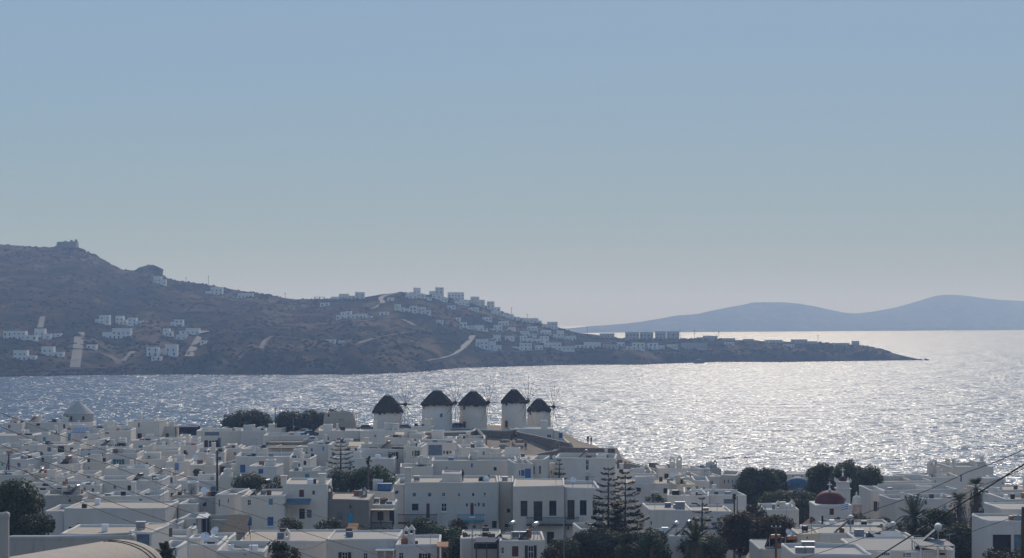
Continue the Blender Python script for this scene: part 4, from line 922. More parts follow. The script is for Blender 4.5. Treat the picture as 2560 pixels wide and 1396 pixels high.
for a in [('edgeb', 85, 3, 72, 'c', 1.05, 'brown-tank solar water heater'), ('heaters', 262, 1.5, 78, 'k', 1.0, 'black-tank solar water heater'), ('heaters', 304, 1.2, 20, 'w', .9, 'white solar water heater'),
          ('p5', 165, 2, 78, 'c', 1.05, 'brown-tank solar water heater'), ('q12', 186, 1, 82, 's', .85), ('two_st', 655, 3, 78, 'k', 1.15, 'black-ended solar water heater'), ('shutters', 964, 4, 78, 'c', .9, 'brown solar water heater'),
          ('c6', 1457, 4, 78, 'c', .9, 'brown solar water heater'), ('f4', 1268, 4, 78, 's', 1.0), ('f4', 1326, 3, 74, 's', 1.0), ('g2', 2112, 2, 76, 'w', 1.1, 'white-drum solar water heater'), ('g2', 2216, -6, 76, 'w', 1.15, 'white-drum solar water heater'),
          ('g5', 2325, 2, 76, 'w', 1.25, 'big white-drum solar water heater'), ('g7', 1935, 1.5, 10, 'c', .7, 'red-lidded solar water heater'), ('g7', 1975, .5, 10, 'c', .7, 'red-lidded solar water heater'),
          ('g8', 1676, 1.5, 78, 's', 1.1), ('g8', 1708, 2.5, 78, 's', 1.1), ('g9', 1488, 2, 78, 's', 1.0), ('terrace_mid', 232, 2, 78, 'w', .6, 'small white solar water heater'), ('q2', 100, 2, 85, 's', .7), ('p11', 400, 4, 78, 's', .8), ('q7', 344, .8, 70, 'k', .9, 'black solar water heater')]:
    heater(*a)
ANT = {}
def antenna_mesh(h, v):
    k = (round(h, 1), v)
    if k not in ANT:
        V, F = tube([(0, 0, 0), (0, 0, h)], .03, 5); A = raw_mesh('mast', (V, F), M_['grey'])
        B = joinvf(tube([(-.75, 0, h * .93), (.75, 0, h * .93)], .02, 4), *[tube([(x, -.3, h * .93), (x, .3, h * .93)], .015, 4) for x in (-.7, -.4, -.1, .2, .5, .72)])
        if v: B = joinvf(B, tube([(-.45, 0, h * .78), (.45, 0, h * .78)], .02, 4), *[tube([(x, 0, h * .78 - .3), (x, 0, h * .78 + .3)], .015, 4) for x in (-.4, 0, .4)])
        ANT[k] = (A, raw_mesh('aerial', B, M_['grey']))
    return ANT[k]
def antenna(key, px, ytop, dd=1.5, rz=0, v=0):
    zr, D, lab = on_house('antenna', key, dd); h = max(1.2, wz(ytop, D) - zr)
    e = empty('tv_antenna', (wx(px, D), D, zr), R(rz)); a, b = antenna_mesh(h, v); use_mesh('mast', a, e); use_mesh('aerial', b, e)
    item_label('antenna', 'thin antenna mast', key, lab, e, 'antenna', 'antennas on the roofs')
for a in [('niche', 358, 1034, 3, 0, 1), ('drum', 289, 1035, 6, 40), ('left_low', 86 - 14, 1068, 2, 20), ('turq_right', 398, 1088, 3, 80), ('turq', 420 - 60, 1090, 2, 10), ('balcony', 511, 1052, 3, 60), ('balcony', 521, 1056, 5, 30), ('p3', 78, 1138, 1, 50), ('two_blue', 262, 1102, 3, 80),
          ('p6', 195, 1154, 0.6, 0), ('greens', 275, 1110, 4, 20), ('bigwhite', 396, 1090, 2, 10), ('bigwhite', 421, 1106, 2, 60), ('reddoor', 450, 1086, 2, 20), ('q3', 80, 1178, 2, 80), ('q14', 354, 1212, 2, 10, 1), ('q14', 390, 1222, 3, 40, 1), ('q16', 408, 1215, 1, 0), ('q18', 491, 1214, 2, 10), ('p14', 700, 1080, 6, 0), ('p14', 641, 1096, 3, 20),
          ('ruinfront', 880, 1084, 4, 0), ('c2', 1034, 1142, 2, 60), ('c2', 1078, 1152, 4, 10), ('c1', 1142, 1124, 3, 90), ('mansion', 1000 + 20, 1180, 1, 20), ('whitebox', 996, 1178, 2, 0), ('box', 1200, 1106, 3, 20), ('lowwall', 979, 1060, 2, 0), ('c6', 1469, 1130, 2, 90), ('neo2', 1470, 1182, 3, 0, 1), ('neo2', 1481, 1190, 3, 60, 1),
          ('r6', 1637, 1225, -3, 0, 1), ('r4', 1778, 1180, 2, 0), ('r4', 1761, 1178, 3, 0, 1), ('r12', 1637, 1262, 1, 20), ('r13', 1793, 1262, 2, 70), ('s3', 2290, 1150, 6, 20, 1), ('s4', 2384, 1146, 4, 40, 1), ('s5', 2446, 1160, 1, 0), ('s9', 2545, 1180, 3, 0), ('s2', 2246, 1244, -3, 0), ('r14', 1967, 1286, -2, 0),
          ('g1', 2140, 1308, 1, 0), ('g2', 2150, 1322, 4, 10), ('g2', 2175, 1322, 3, 70), ('g5', 2286, 1340, 3, 30), ('g5', 2374, 1338, 4, 50), ('f1', 626, 1368 - 20, 1, 0), ('f13', 629, 1362, 1, 0), ('f5', 1182, 1310, 0.5, 0, 1), ('f5', 1202, 1288, 3, 0), ('g3', 2029, 1312, 1, 0), ('neo', 1390, 1200, 4, 50), ('f3', 1076, 1340, 3, 20)]:
    antenna(*a)
def roof_box(name, phrase, key, px, dd, w, h, d, mat, cat, grp, lid=None, rz=0, rnd_=False):
    zr, D, lab = on_house(name, key, dd); e = empty(name, (wx(px, D), D, zr), R(rz))
    if rnd_: part('tank_body', oriented(lathe([(.1, -w / 2), (h / 2 * .94, -w / 2 + .03), (h / 2, -w / 2 + .12)] + [(h / 2 * (1.04 if k % 2 else .97), -w / 2 + .2 + k * (w - .4) / 8) for k in range(9)] + [(h / 2, w / 2 - .12), (h / 2 * .94, w / 2 - .03), (.1, w / 2)], 16), Matrix.Translation((0, 0, h / 2 + .08)) @ Matrix.Rotation(R(90), 4, 'Y')), M_[mat], e, True)
    else: part('body', boxes([(-w / 2, w / 2, -d / 2, d / 2, .08, h), (-w / 2 + .05, w / 2 - .05, -d / 2 - .03, -d / 2, .16, h - .1)]), M_[mat], e)
    part('feet', boxes([(-w / 2 + .05, -w / 2 + .15, -d / 2 + .05, d / 2 - .05, 0, .08), (w / 2 - .15, w / 2 - .05, -d / 2 + .05, d / 2 - .05, 0, .08)]), M_['grey'], e)
    if lid: part('lid', boxes([(-w / 2 - .06, w / 2 + .06, -d / 2 - .06, d / 2 + .06, h, h + .07)]), M_[lid], e)
    item_label(name, phrase, key, lab, e, cat, grp)
WT = ('water tank', 'water tanks on the roofs'); ACG = ('air conditioner', 'air conditioners on the roofs')
for a in [('left_low', 71, 1, 1.6, .55), ('shutters', 934, 1.2, 1.6, .75), ('shutters', 992, 1.2, 1.8, .8), ('shutters', 1005, 3, 1.0, .6), ('f9', 470, .8, 1.0, .55), ('f13', 597, 1, 1.5, .55), ('p17', 765, 1, 1.2, .55), ('c5', 1380, .5, 1.9, .5), ('cone_right', 230, .6, .7, .5), ('heaters', 309, 3, 1.0, .55), ('pergola', 644, 1, .7, .5), ('pergola', 655, 1, .7, .5), ('g3', 2012, 3, .7, .6)]:
    roof_box('water_tank', 'black ribbed water tank', a[0], a[1], a[2], a[3], a[4], 1, 'black', *WT, rnd_=True)
for a in [('q14', 270, 1, .9), ('q1', 6, 1, .9), ('q1', 25, 1, 1.0), ('q6', 212, 1.5, 1.0), ('r12', 1700, 2, 1.3), ('g6', 2000, 2, .8), ('g6', 2024, 2, .8), ('g6', 2020, 4, 1.1), ('f4', 1289, 4, .8), ('f4', 1308, 4, .8), ('mansionside', 1262, 3, .8), ('porch', 942, 4, .7), ('f6', 352, 3, .9), ('q7', 390, 2, .9), ('p11', 392, 1, .8), ('mansion', 1042, 6, .8), ('r10', 1746, 6, .8)]:
    roof_box('air_conditioner', 'grey air conditioner box', a[0], a[1], a[2], a[3], a[3] * .85, .45, 'grey', *ACG, lid='white')
roof_box('tank_box', 'blue panelled tank box', 'bluebox', 962, 3, 2.1, 1.1, 1.2, 'bluecloth', *WT, lid='lilac')
roof_box('tank_box', 'red box tank', 'r10', 1748, 3, .75, .55, .6, 'brown', *WT, lid='white')
roof_box('storage_box', 'cream storage box', 'c2', 1061, 1.5, .8, .95, .6, 'beige', 'storage box', 'boxes on the roofs', lid='white')
roof_box('storage_box', 'orange storage box', 'q10', 419, .8, .7, .6, .5, 'orange', 'storage box', 'boxes on the roofs', lid='beige')
roof_box('storage_box', 'terracotta box', 'q13', 228, 1, 1.1, .7, .9, 'copper', 'storage box', 'boxes on the roofs', lid='orange')
roof_box('storage_box', 'white storage box', 'pergola', 642, .6, 1.2, .75, .7, 'white', 'storage box', 'boxes on the roofs', lid='beige')
def dome_tank(key, px, dd, r, mat, phrase):
    zr, D, lab = on_house('dome', key, dd); e = empty('round_tank', (wx(px, D), D, zr))
    part('shell', lathe([(r, 0), (r * 1.02, r * .5), (r * .9, r * .95), (r * .55, r * 1.3), (.1, r * 1.42)], 18, cap1=True), M_[mat], e, True)
    part('cap', lathe([(.18, r * 1.38), (.18, r * 1.5), (.02, r * 1.52)], 10), M_['grey'], e); item_label('dome', phrase, key, lab, e, *WT)
dome_tank('c2', 1053, 1, .62, 'black', 'round dark tank'); dome_tank('mansion', 1225 - 10, 6, .5, 'white', 'round white tank')
def dish(key, px, dd, r, rz):
    zr, D, lab = on_house('dish', key, dd); e = empty('satellite_dish', (wx(px, D), D, zr), R(rz))
    part('mast', tube([(0, 0, 0), (0, 0, 1.2)], .04, 6), M_['grey'], e)
    part('reflector', oriented(lathe([(.02, .10), (r * .5, .13), (r * .8, .2), (r, .3)], 18), Matrix.Translation((0, 0, 1.2)) @ Matrix.Rotation(R(55), 4, 'X')), M_['white'], e, True)
    part('feed_arm', tube([(0, 0, 1.2), (0, -.6, 1.55)], .02, 4), M_['grey'], e); item_label('dish', 'white satellite dish', key, lab, e, 'satellite dish', 'satellite dishes on the roofs')
for a in [('p12', 487, 3, .55, 30), ('r6', 1680, 3, .5, 20), ('f12', 540, 1, .5, -30), ('g7', 1968, 3, .4, 40), ('q18', 510, 3, .5, 10), ('neo2', 1432, 3, .45, 15), ('c5', 1386, 3, .4, 0), ('f15', 512, 1, .5, 20)]: dish(*a)
finish_labels()

# ------------------------------------------------------------------ balconies, awnings, pergolas
def under(key, name, VF, mat, D, px, py, smooth=False):
    """a part of house key built around the point seen at px, py on its front"""
    e = T[key]; p = at(px, py, D); o = part(name, VF, mat, e, smooth); o.location = (p.x - e.location.x, p.y - e.location.y, p.z - e.location.z); return o
def balcony(key, p0, p1, y0, y1, D, out, mat):
    s = D / FPX; w = (p1 - p0) * s; h = (y1 - y0) * s; b = under(key, 'balcony', boxes([(0, w, -out, 0.0, -.16, 0)]), mat, D - .0, p0, y1)
    part('handrail', joinvf(boxes([(0, w, -out, -out + .08, h - .09, h), (0, .08, -out + .08, -.02, h - .09, h), (w - .08, w, -out + .08, -.02, h - .09, h)])), mat, b)
    n = int(w / .16); me = raw_mesh('baluster', boxes([(-.02, .02, -.02, .02, 0, h - .09)]), mat)
    for i in range(n): use_mesh('baluster', me, b, ((i + .5) * w / n, -out + .04, 0))
    return b
balcony('mansion', 996, 1093, 1284, 1305, 256, 1.2, M_['dark'])
balcony('mansion', 1143, 1210, 1285, 1300, 256, 1.0, M_['turq'])
balcony('neo', 1316, 1408, 1292, 1310, 248, 1.1, M_['dgreen'])
balcony('neo2', 1412, 1446, 1292, 1310, 249, 1.1, M_['dgreen'])
balcony('porch', 922, 984, 1304, 1322, 247, 1.2, M_['dark'])
def slab_on_posts(name, label, p0, p1, y, D, dep, post, mat, pm, cat, tilt=0.0, posts=True, drop=None, grp=None):
    s = D / FPX; w = (p1 - p0) * s; p = at(p0, y, D); e = empty(name, (p.x, p.y, p.z - post)); tag(e, label, cat, grp)
    V = [(0, 0, post), (w, 0, post), (w, dep, post + tilt), (0, dep, post + tilt)]; V += [(x, yy, z + .09) for x, yy, z in V]
    part('cover', (V, [(3, 2, 1, 0), (4, 5, 6, 7), (0, 1, 5, 4), (1, 2, 6, 5), (2, 3, 7, 6), (3, 0, 4, 7)]), mat, e)
    if posts:
        me = raw_mesh('post', boxes([(-.06, .06, -.06, .06, 0, post + .01)]), pm)
        for x, yy, q in ((.1, .1, 0), (w - .1, .1, 0), (.1, dep - .1, tilt), (w - .1, dep - .1, tilt), (w / 2, .1, 0)): use_mesh('post', me, e, (x, yy, q * .99))
    if drop: part('back_dark_sheet', boxes([(0, w, dep - .1, dep - .03, 0, post + min(tilt, 0))]), drop, e)  # canvas side on the canopy; elsewhere a near-black sheet standing in for shade
    return e
slab_on_posts('shade_canopy', 'navy blue shade canopy on the left rooftops against the sea', 438, 492, 1069, 422, 5, 2.2, M_['navycloth'], M_['dark'], 'canopy', .1, True, M_['navycloth'])
slab_on_posts('striped_awning', 'blue striped awning below the cone-roofed mill', 178, 216, 1083, 404, 3, 1.5, M_['bluecloth'], M_['white'], 'awning', 1.0)
for k in range(5):
    aw = [o for o in COL.objects if o.name.startswith('striped_awning')][0]
    part('stripe', ([(.35 + k * .72, .0, 1.6), (.62 + k * .72, 0, 1.6), (.62 + k * .72, 3, 2.6), (.35 + k * .72, 3, 2.6)], [(0, 1, 2, 3)]), M_['gpaint'], aw)
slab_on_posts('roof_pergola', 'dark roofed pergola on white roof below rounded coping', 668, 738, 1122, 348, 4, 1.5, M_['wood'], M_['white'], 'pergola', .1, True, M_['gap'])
slab_on_posts('shade_roof', 'beige reed shade roof beside small Norfolk pine', 868, 926, 1117, 326, 4, 2.0, M_['beige'], M_['wood'], 'shade roof', .5)
slab_on_posts('roof_canopy', 'beige roof canopy below the second windmill', 986, 1026, 1089, 366, 4, 1.8, M_['beige'], M_['white'], 'canopy', .35)
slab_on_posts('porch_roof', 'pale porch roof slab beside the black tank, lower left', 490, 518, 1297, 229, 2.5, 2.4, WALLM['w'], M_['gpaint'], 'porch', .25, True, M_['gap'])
slab_on_posts('porch_roof', 'cream canopy over brown timber porch by stone house', 920, 984, 1277, 245, 2.0, 2.2, M_['beige'], M_['dark'], 'canopy', .05, True)
slab_on_posts('door_awning', 'orange tiled door canopy on two-chimney house', 1092, 1120, 1369, 194, 1.8, 2.2, M_['orange'], M_['wood'], 'canopy', .3)
slab_on_posts('window_awning', 'grey-blue wavy awning on tall white house', 706, 773, 1262, 238, 2.6, .3, M_['greycloth'], M_['wood'], 'awning', .45, False)
slab_on_posts('tarpaulin_roof', 'grey-blue tarpaulin roof beside date palm', 2188, 2264, 1345, 196, 4, 2.0, M_['greycloth'], M_['steel'], 'canopy', .2)
slab_on_posts('front_porch', 'white-edged dark porch between front house windows', 938, 986, 1378, 196, 2.0, 2.4, WALLM['w'], WALLM['w'], 'porch', 0.0)
slab_on_posts('sun_shade', 'ragged dark sunshade over low house in front', 1188, 1246, 1358, 203, 2.5, 2.4, M_['navycloth'], M_['wood'], 'canopy', .25)
slab_on_posts('reed_roof', 'brown pitched reed roof at lower left', 556, 612, 1334, 213, 4.5, 2.2, M_['wood'], M_['wood'], 'roof', 1.6, True)
slab_on_posts('lattice_cover', 'grey roof sheet above the lattice screens', 2300, 2388, 1367, 174, 4, 1.9, ROOFM['g'], M_['white'], 'shade roof', .15)
slab_on_posts('garden_gate_roof', 'orange tent-like tile roof behind sunlit flat roof', 866, 892, 1335, 218, 2.5, 2.0, M_['orange'], M_['wood'], 'roof', .9)
def lattice(p0, p1, y0, y1, D, label):
    s = D / FPX; w = (p1 - p0) * s; h = (y1 - y0) * s; p = at(p0, y1, D); e = empty('lattice_screen', p); tag(e, label, 'lattice', 'white lattice screens')
    part('frame', boxes([(0, .07, 0, .06, 0, h), (w - .07, w, 0, .06, 0, h), (.07, w - .07, 0, .06, 0, .07), (.07, w - .07, 0, .06, h - .07, h)]), M_['white'], e)
    a = raw_mesh('slat', boxes([(-.025, .025, .01, .03, .07, h - .07)]), M_['white']); b = raw_mesh('slat', boxes([(.07, w - .07, .031, .05, -.025, .025)]), M_['white'])
    for i in range(1, int(w / .2)): use_mesh('slat', a, e, (i * .2, 0, 0))
    for i in range(1, int(h / .2)): use_mesh('slat', b, e, (0, 0, i * .2))
for i, (p0, p1) in enumerate(((2194, 2226), (2262, 2300), (2308, 2348), (2368, 2386))):
    lattice(p0, p1, 1376 if i > 1 else 1380, 1400, 174.5, ['leftmost white lattice screen on beige-roofed house', 'second white lattice screen on beige-roofed house', 'wide white lattice screen under the roof sheet', 'rightmost narrow white lattice screen near shaggy palms'][i])

# ------------------------------------------------------------------ poles and overhead lines
def pole(label, px, y0, y1, D, r=.14, arms=(), mat='pole', brace=0, name='utility_pole', cat='pole', lamp=False):
    p = at(px, y1, D); h = wz(y0, D) - p.z; e = empty(name, p); tag(e, label, cat)
    part('shaft', tube([(0, 0, -1.5), (0, 0, h * .5), (0, 0, h)], [r, r * .85, r * .7], 8), M_[mat], e, True)
    for z, L in arms:
        a = part('crossarm', boxes([(-L / 2, L / 2, -.06, .06, h - z, h - z + .12)]), M_[mat], e)
        for x in (-L * .42, 0.0, L * .42): part('insulator', lathe([(.04, 0), (.06, .06), (.03, .16)], 8), M_['white'], a, True, (x, 0, h - z + .12))
    if brace: part('brace', tube([(brace, 0, -1.5), (0, 0, h * .75)], .1, 6), M_[mat], e)
    if lamp: part('lamp_head', joinvf(tube([(0, 0, h - .1), (.6, 0, h + .1)], .04, 5), boxes([(.5, 1.0, -.12, .12, h, h + .14)])), M_['grey'], e)
    return e
pole('tall dark utility pole left of olive trees', 543, 1126, 1232, 292, .2, [(.5, 1.1)])
pole('dark utility post with brace at far left', 22, 1133, 1190, 330, .17, [(.4, 1.0)], brace=-1.1)
pole('dark pole standing in the bush behind rooftops', 688, 1020, 1066, 424, .12, [(.3, .8)])
pole('dark power pole with crossarms before red-domed church', 2056, 1290, 1345, 225, .17, [(.6, .9), (1.1, .7)])
pole('wooden T-shaped pole at bottom right', 1940, 1318, 1400, 168, .13, [(.12, .95)], 'wood')
pole('thin lamp post left of the leftmost windmill', 891, 1034, 1074, 410, .05, (), 'grey', 0, 'lamp_post', 'lamp post', True)
pole('second thin lamp post left of the leftmost windmill', 896, 1038, 1074, 412, .05, (), 'grey', 0, 'lamp_post', 'lamp post', True)
pole('thin lamp post before dark bush by parked cars', 733, 1046, 1092, 405, .05, (), 'grey', 0, 'lamp_post', 'lamp post', True)
pole('slim antenna pole beside small bush roof, right of twin pines', 1637, 1232, 1300, 262, .05, [(.05, 1.2)], 'grey')
pole('rusty brown post at the right frame edge', 2562, 1268, 1420, 84, .22, (), 'wood')
pole('short dark post on roof behind left tree', 107, 1261, 1330, 232, .12, (), 'pole')
pole('thin dark pole by dark olive at left', 1843, 1240, 1290, 256, .08, (), 'pole')
pole('pale thin mast in front of neoclassical house', 1410, 1300, 1400, 200, .05, (), 'grey')
pole('thin mast before white mansion', 1180, 1295, 1396, 196, .05, [(.1, .6)], 'grey')
pole('slender pole by stepped-parapet house', 1965, 1284, 1350, 226, .04, (), 'grey')
def cable(label, pts, rad, sag=0.0):
    P = [at(*p) for p in pts]; out = []
    for a, b in zip(P, P[1:]):
        for i in range(8): 
            t = i / 8; q = a.lerp(b, t); q.z -= sag * 4 * t * (1 - t); out.append(q)
    out.append(P[-1]); o = P[0].copy()
    ob = mesh_obj('overhead_cable', *tube([q - o for q in out], rad, 5), M_['wire']); ob.location = o; tag(ob, label, 'cable', 'overhead cables')
cable('topmost overhead cable crossing the left rooftops', [(-80, 1000, 70), (330, 1147, 92), (700, 1262, 120), (1010, 1345, 150), (1140, 1420, 160)], .017, .1)
cable('second overhead cable from top across the left rooftops', [(-80, 1034, 68), (270, 1161, 88), (640, 1290, 115), (990, 1400, 140)], .018, .1)
cable('third overhead cable from top across the left rooftops', [(-80, 1078, 66), (250, 1200, 86), (640, 1334, 112), (860, 1420, 130)], .018, .1)
cable('fourth overhead cable from top across the left rooftops', [(-80, 1120, 64), (210, 1228, 84), (510, 1332, 105), (740, 1420, 120)], .017, .1)
cable('lowest overhead cable across the left rooftops', [(60, 1175, 70), (225, 1266, 84), (507, 1364, 104), (640, 1420, 112)], .016, .1)
cable('thick black cable rising to the right edge', [(2120, 1440, 40), (2350, 1294, 36), (2600, 1136, 33)], .015, .0)
cable('thin cable high at right, above the tall white house', [(1960, 1345, 120), (2200, 1270, 105), (2420, 1180, 92), (2620, 1094, 82)], .021, .1)
cable('thin cable below the thick black cable at right', [(1990, 1400, 110), (2250, 1310, 98), (2450, 1215, 88), (2620, 1140, 80)], .018, .1)
cable('short low cable at lower right edge', [(2300, 1372, 100), (2450, 1322, 92), (2620, 1258, 84)], .016, .05)
cable('sagging service wire over front sunlit roof', [(640, 1395, 180), (740, 1374, 185), (815, 1352, 196)], .022, .3)

# ------------------------------------------------------------------ parked cars by the mills
def car(label, px, py, D, rz, mat):
    p = at(px, py, D); e = empty('parked_car', p, R(rz)); tag(e, label, 'car', 'cars parked by the windmills')
    pr = [(-2.05, .32), (-2.1, .7), (-1.95, .88), (-1.25, .95), (-.75, 1.38), (.55, 1.42), (1.15, 1.0), (1.95, .86), (2.08, .62), (2.0, .3)]
    n = len(pr); V = []; F = []
    for y, k in ((-.82, .93), (-.86, 1), (.86, 1), (.82, .93)): V += [(x * (1 if k == 1 else .985), y * (1 if z < .96 else .84), z if k == 1 else .3 + (z - .3) * .985) for x, z in pr]
    for s in range(3):
        for i in range(n): j = (i + 1) % n; F.append((s * n + i, s * n + j, (s + 1) * n + j, (s + 1) * n + i))
    F += [tuple(range(n)), tuple(reversed(range(3 * n, 4 * n)))]
    part('body', (V, F), mat, e)
    for sy in (-1, 1):
        part('side_window', ([(-1.1, sy * .80, .99), (1.0, sy * .80, 1.02), (.52, sy * .745, 1.35), (-.68, sy * .745, 1.33)], [(0, 1, 2, 3)]), M_['glass'], e)
        for x in (-1.3, 1.3):
            w = part('wheel', oriented(lathe([(.05, -.1), (.31, -.1), (.31, .1), (.05, .1)], 14), Matrix.Translation((x, sy * .76, .31)) @ Matrix.Rotation(R(90), 4, 'X')), M_['black'], e)
            part('rim', oriented(lathe([(.02, -.115), (.19, -.112), (.2, .112), (.02, .115)], 10), Matrix.Translation((x, sy * .76, .31)) @ Matrix.Rotation(R(90), 4, 'X')), M_['silver'], w)
    part('windscreen', ([(1.13, -.7, 1.03), (1.13, .7, 1.03), (.6, .66, 1.4), (.6, -.66, 1.4)], [(0, 1, 2, 3)]), M_['glass'], e)
    part('rear_window', ([(-1.24, -.68, .99), (-1.24, .68, .99), (-.8, .64, 1.36), (-.8, -.64, 1.36)], [(0, 3, 2, 1)]), M_['glass'], e)
    for y in (-.62, .62):
        part('headlight', boxes([(1.97, 2.07, y - .16, y + .16, .62, .76)]), M_['white'], e); part('tail_light', boxes([(-2.1, -2.04, y - .14, y + .14, .66, .82)]), M_['brown'], e)
def paint(name, col):
    m, nt, b = nmat(name); b.inputs['Base Color'].default_value = (*col, 1); b.inputs['Metallic'].default_value = .5; b.inputs['Roughness'].default_value = .22; b.inputs['Coat Weight'].default_value = .8; return m
CP = [paint('silver_car_paint', (.42, .42, .44)), paint('dark_blue_car_paint', (.03, .05, .09)), paint('teal_car_paint', (.03, .09, .11))]
def lot():
    v, f = boxes([(wx(700, 404), wx(800, 404), 384, 422, 8.0, wz(1100, 392))]); tag(mesh_obj('parking_ground', v, f, groundm), kind='structure')
lot()
car('silver car parked at the edge of the lot beside rounded coping', 783, 1108, 386, 20, CP[0])
car('dark blue car parked behind the silver car', 774, 1092, 396, 15, CP[1])
car('white-topped grey car at the back of the parking lot', 760, 1088, 404, 170, CP[0])
car('dark car parked between first and second windmills', 1012, 1077, 396, 10, CP[2])
car('dark car parked between second and third windmills', 1141, 1073, 398, 200, CP[1])
car('dark car parked left of the leftmost windmill', 915, 1078, 398, 5, CP[1])

# ------------------------------------------------------------------ people on the bare slope
SKIN = plain('skin', (.32, .18, .12), .7, .1)
def person(label, px, py, D, rz, shirt, trousers, step=.12, up=0.0, hat=None):
    p = at(px, py, D); e = empty('person', p, R(rz)); tag(e, label, 'person', 'people on the slope')
    J = {'pel': (0, 0, .95, .13), 'ch': (0, .01, 1.32, .15), 'nk': (0, 0, 1.48, .055), 'hd': (0, -.02, 1.60, .095), 'tp': (0, -.01, 1.70, .075)}
    E = [('pel', 'ch'), ('ch', 'nk'), ('nk', 'hd'), ('hd', 'tp')]
    for s, n in ((-1, 'l'), (1, 'r')):
        J[n + 'h'] = (s * .10, 0, .90, .09); J[n + 'k'] = (s * .11, -step * s * .6, .50, .06); J[n + 'a'] = (s * .11, step * s, .08, .042); J[n + 't'] = (s * .12, step * s - .16, .04, .035)
        J[n + 's'] = (s * .19, 0, 1.40, .055); J[n + 'e'] = (s * .25, .02 - up * .1, 1.14 + up * .1, .042); J[n + 'w'] = (s * .24, -.08 - up * .2, .90 + up * .35, .032); J[n + 'f'] = (s * .23, -.11 - up * .25, .80 + up * .42, .026)
        E += [('pel', n + 'h'), (n + 'h', n + 'k'), (n + 'k', n + 'a'), (n + 'a', n + 't'), ('ch', n + 's'), (n + 's', n + 'e'), (n + 'e', n + 'w'), (n + 'w', n + 'f')]
    ks = list(J); me = bpy.data.meshes.new('body'); me.from_pydata([J[k][:3] for k in ks], [(ks.index(a), ks.index(b)) for a, b in E], []); me.materials.append(SKIN)
    o = bpy.data.objects.new('body', me); COL.objects.link(o); o.parent = e
    m = o.modifiers.new('skin', 'SKIN'); 
    for k, sv in zip(ks, me.skin_vertices[0].data): sv.radius = (J[k][3],) * 2; sv.use_root = (k == 'pel')
    sd = o.modifiers.new('smooth', 'SUBSURF'); sd.levels = sd.render_levels = 1
    sh = part('shirt', joinvf(lathe([(.165, .90), (.17, 1.1), (.20, 1.3), (.19, 1.42), (.08, 1.5)], 12), tube([(-.19, 0, 1.41), (-.24, .01, 1.2)], [.075, .07], 8), tube([(.19, 0, 1.41), (.24, .01, 1.2)], [.075, .07], 8)), shirt, e, True)
    tr = part('trousers', joinvf(lathe([(.12, .80), (.165, .86), (.16, .97)], 12), *[tube([(s * .10, 0, .88), (s * .11, -step * s * .6, .5), (s * .11, step * s * .85, .16)], [.10, .08, .065], 8) for s in (-1, 1)]), trousers, e, True)
    part('hair', lathe([(.105, 1.60), (.112, 1.66), (.08, 1.73), (.02, 1.75)], 10), hat or M_['dark'], e, True)
person('person in dark clothes walking up the bare slope, rightmost of three', 1314, 1127, 364, 190, M_['dark'], M_['gpaint'], .15)
person('person with bare arms and pale skirt on the bare slope', 1282, 1126, 364, 20, SKIN, M_['beige'], .1)
person('person in reddish top by the curved wall', 1279, 1103, 374, 40, M_['brown'], M_['dark'], .1)
person('person in white hat and dark shirt near stone wall', 1290, 1104, 376, 150, M_['dark'], M_['grey'], .14, .4, M_['white'])
person('person in dark blue on the mansion roof terrace', 1157, 1204, 262, 100, M_['navycloth'], M_['dark'], .05, .5)
person('tiny person at the far end of stone bastion, left one', 1470, 1110, 378, 170, M_['dark'], M_['dark'], .1)
person('tiny person at the far end of stone bastion, right one', 1478, 1112, 378, 200, M_['gpaint'], M_['dark'], .1)
def bench_rock(label, px, py, D, w, h):
    rg = random.Random(px); p = at(px, py, D); e = mesh_obj('boulder', *lathe([(w * .5, -.3), (w * .52, h * .3), (w * .4, h * .75), (w * .15, h)], 12, cap1=True, jag=lambda k, i, r, z: (r * rg.uniform(.8, 1.2), z + rg.uniform(-.1, .1))), stonem, smooth=True)
    e.location = p; tag(e, label, 'rock', 'rocks on the slope')
bench_rock('low dark rock outcrop on the bare slope, left one', 1262, 1103, 374, 2.2, .35); bench_rock('low rock outcrop near white-hatted person', 1300, 1103, 374, 2.0, .35); bench_rock('round boulder on end of stone wall', 1393, 1116, 362, 1.0, 1.0)
def crate(label, px, py, D):
    p = at(px, py, D); e = empty('litter_bin', p); tag(e, label, 'bin'); part('body', boxes([(-.6, .6, -.4, .4, 0, .75)]), M_['grey'], e); part('lid', boxes([(-.64, .64, -.44, .44, .75, .84)]), M_['dark'], e)
    for x in (-.45, .45): part('wheel', oriented(lathe([(.02, -.04), (.1, -.04), (.1, .04), (.02, .04)], 10), Matrix.Translation((x, -.42, .08)) @ Matrix.Rotation(R(90), 4, 'X')), M_['black'], e)
crate('dark grey container standing on the bare slope', 1256, 1121, 366)
def laundry():
    D = 318; p = at(1108, 1146, D); e = empty('clothes_line', p); tag(e, 'clothes line with coloured laundry above long low house', 'laundry')
    part('line', tube([(-.2, 0, 1.3), (2.2, 0, 1.25)], .012, 4), M_['wire'], e); part('post', tube([(-.2, 0, -.3), (-.2, 0, 1.35)], .03, 5), M_['grey'], e); part('post', tube([(2.2, 0, -.3), (2.2, 0, 1.3)], .03, 5), M_['grey'], e)
    for i, (x, w, h, m) in enumerate(((-.05, .42, .5, 'green'), (.55, .4, .55, 'dark'), (1.1, .35, .4, 'brown'), (1.6, .45, .7, 'white'))):
        part('garment', ([(x, -.015, 1.27), (x + w, -.015, 1.27), (x + w * .95, -.05, 1.27 - h), (x + .03, -.03, 1.27 - h), (x, .015, 1.27), (x + w, .015, 1.27), (x + w * .95, .0, 1.27 - h), (x + .03, .02, 1.27 - h)], [(0, 3, 2, 1), (4, 5, 6, 7), (0, 1, 5, 4), (3, 7, 6, 2), (0, 4, 7, 3), (1, 2, 6, 5)]), M_[m], e)
laundry()
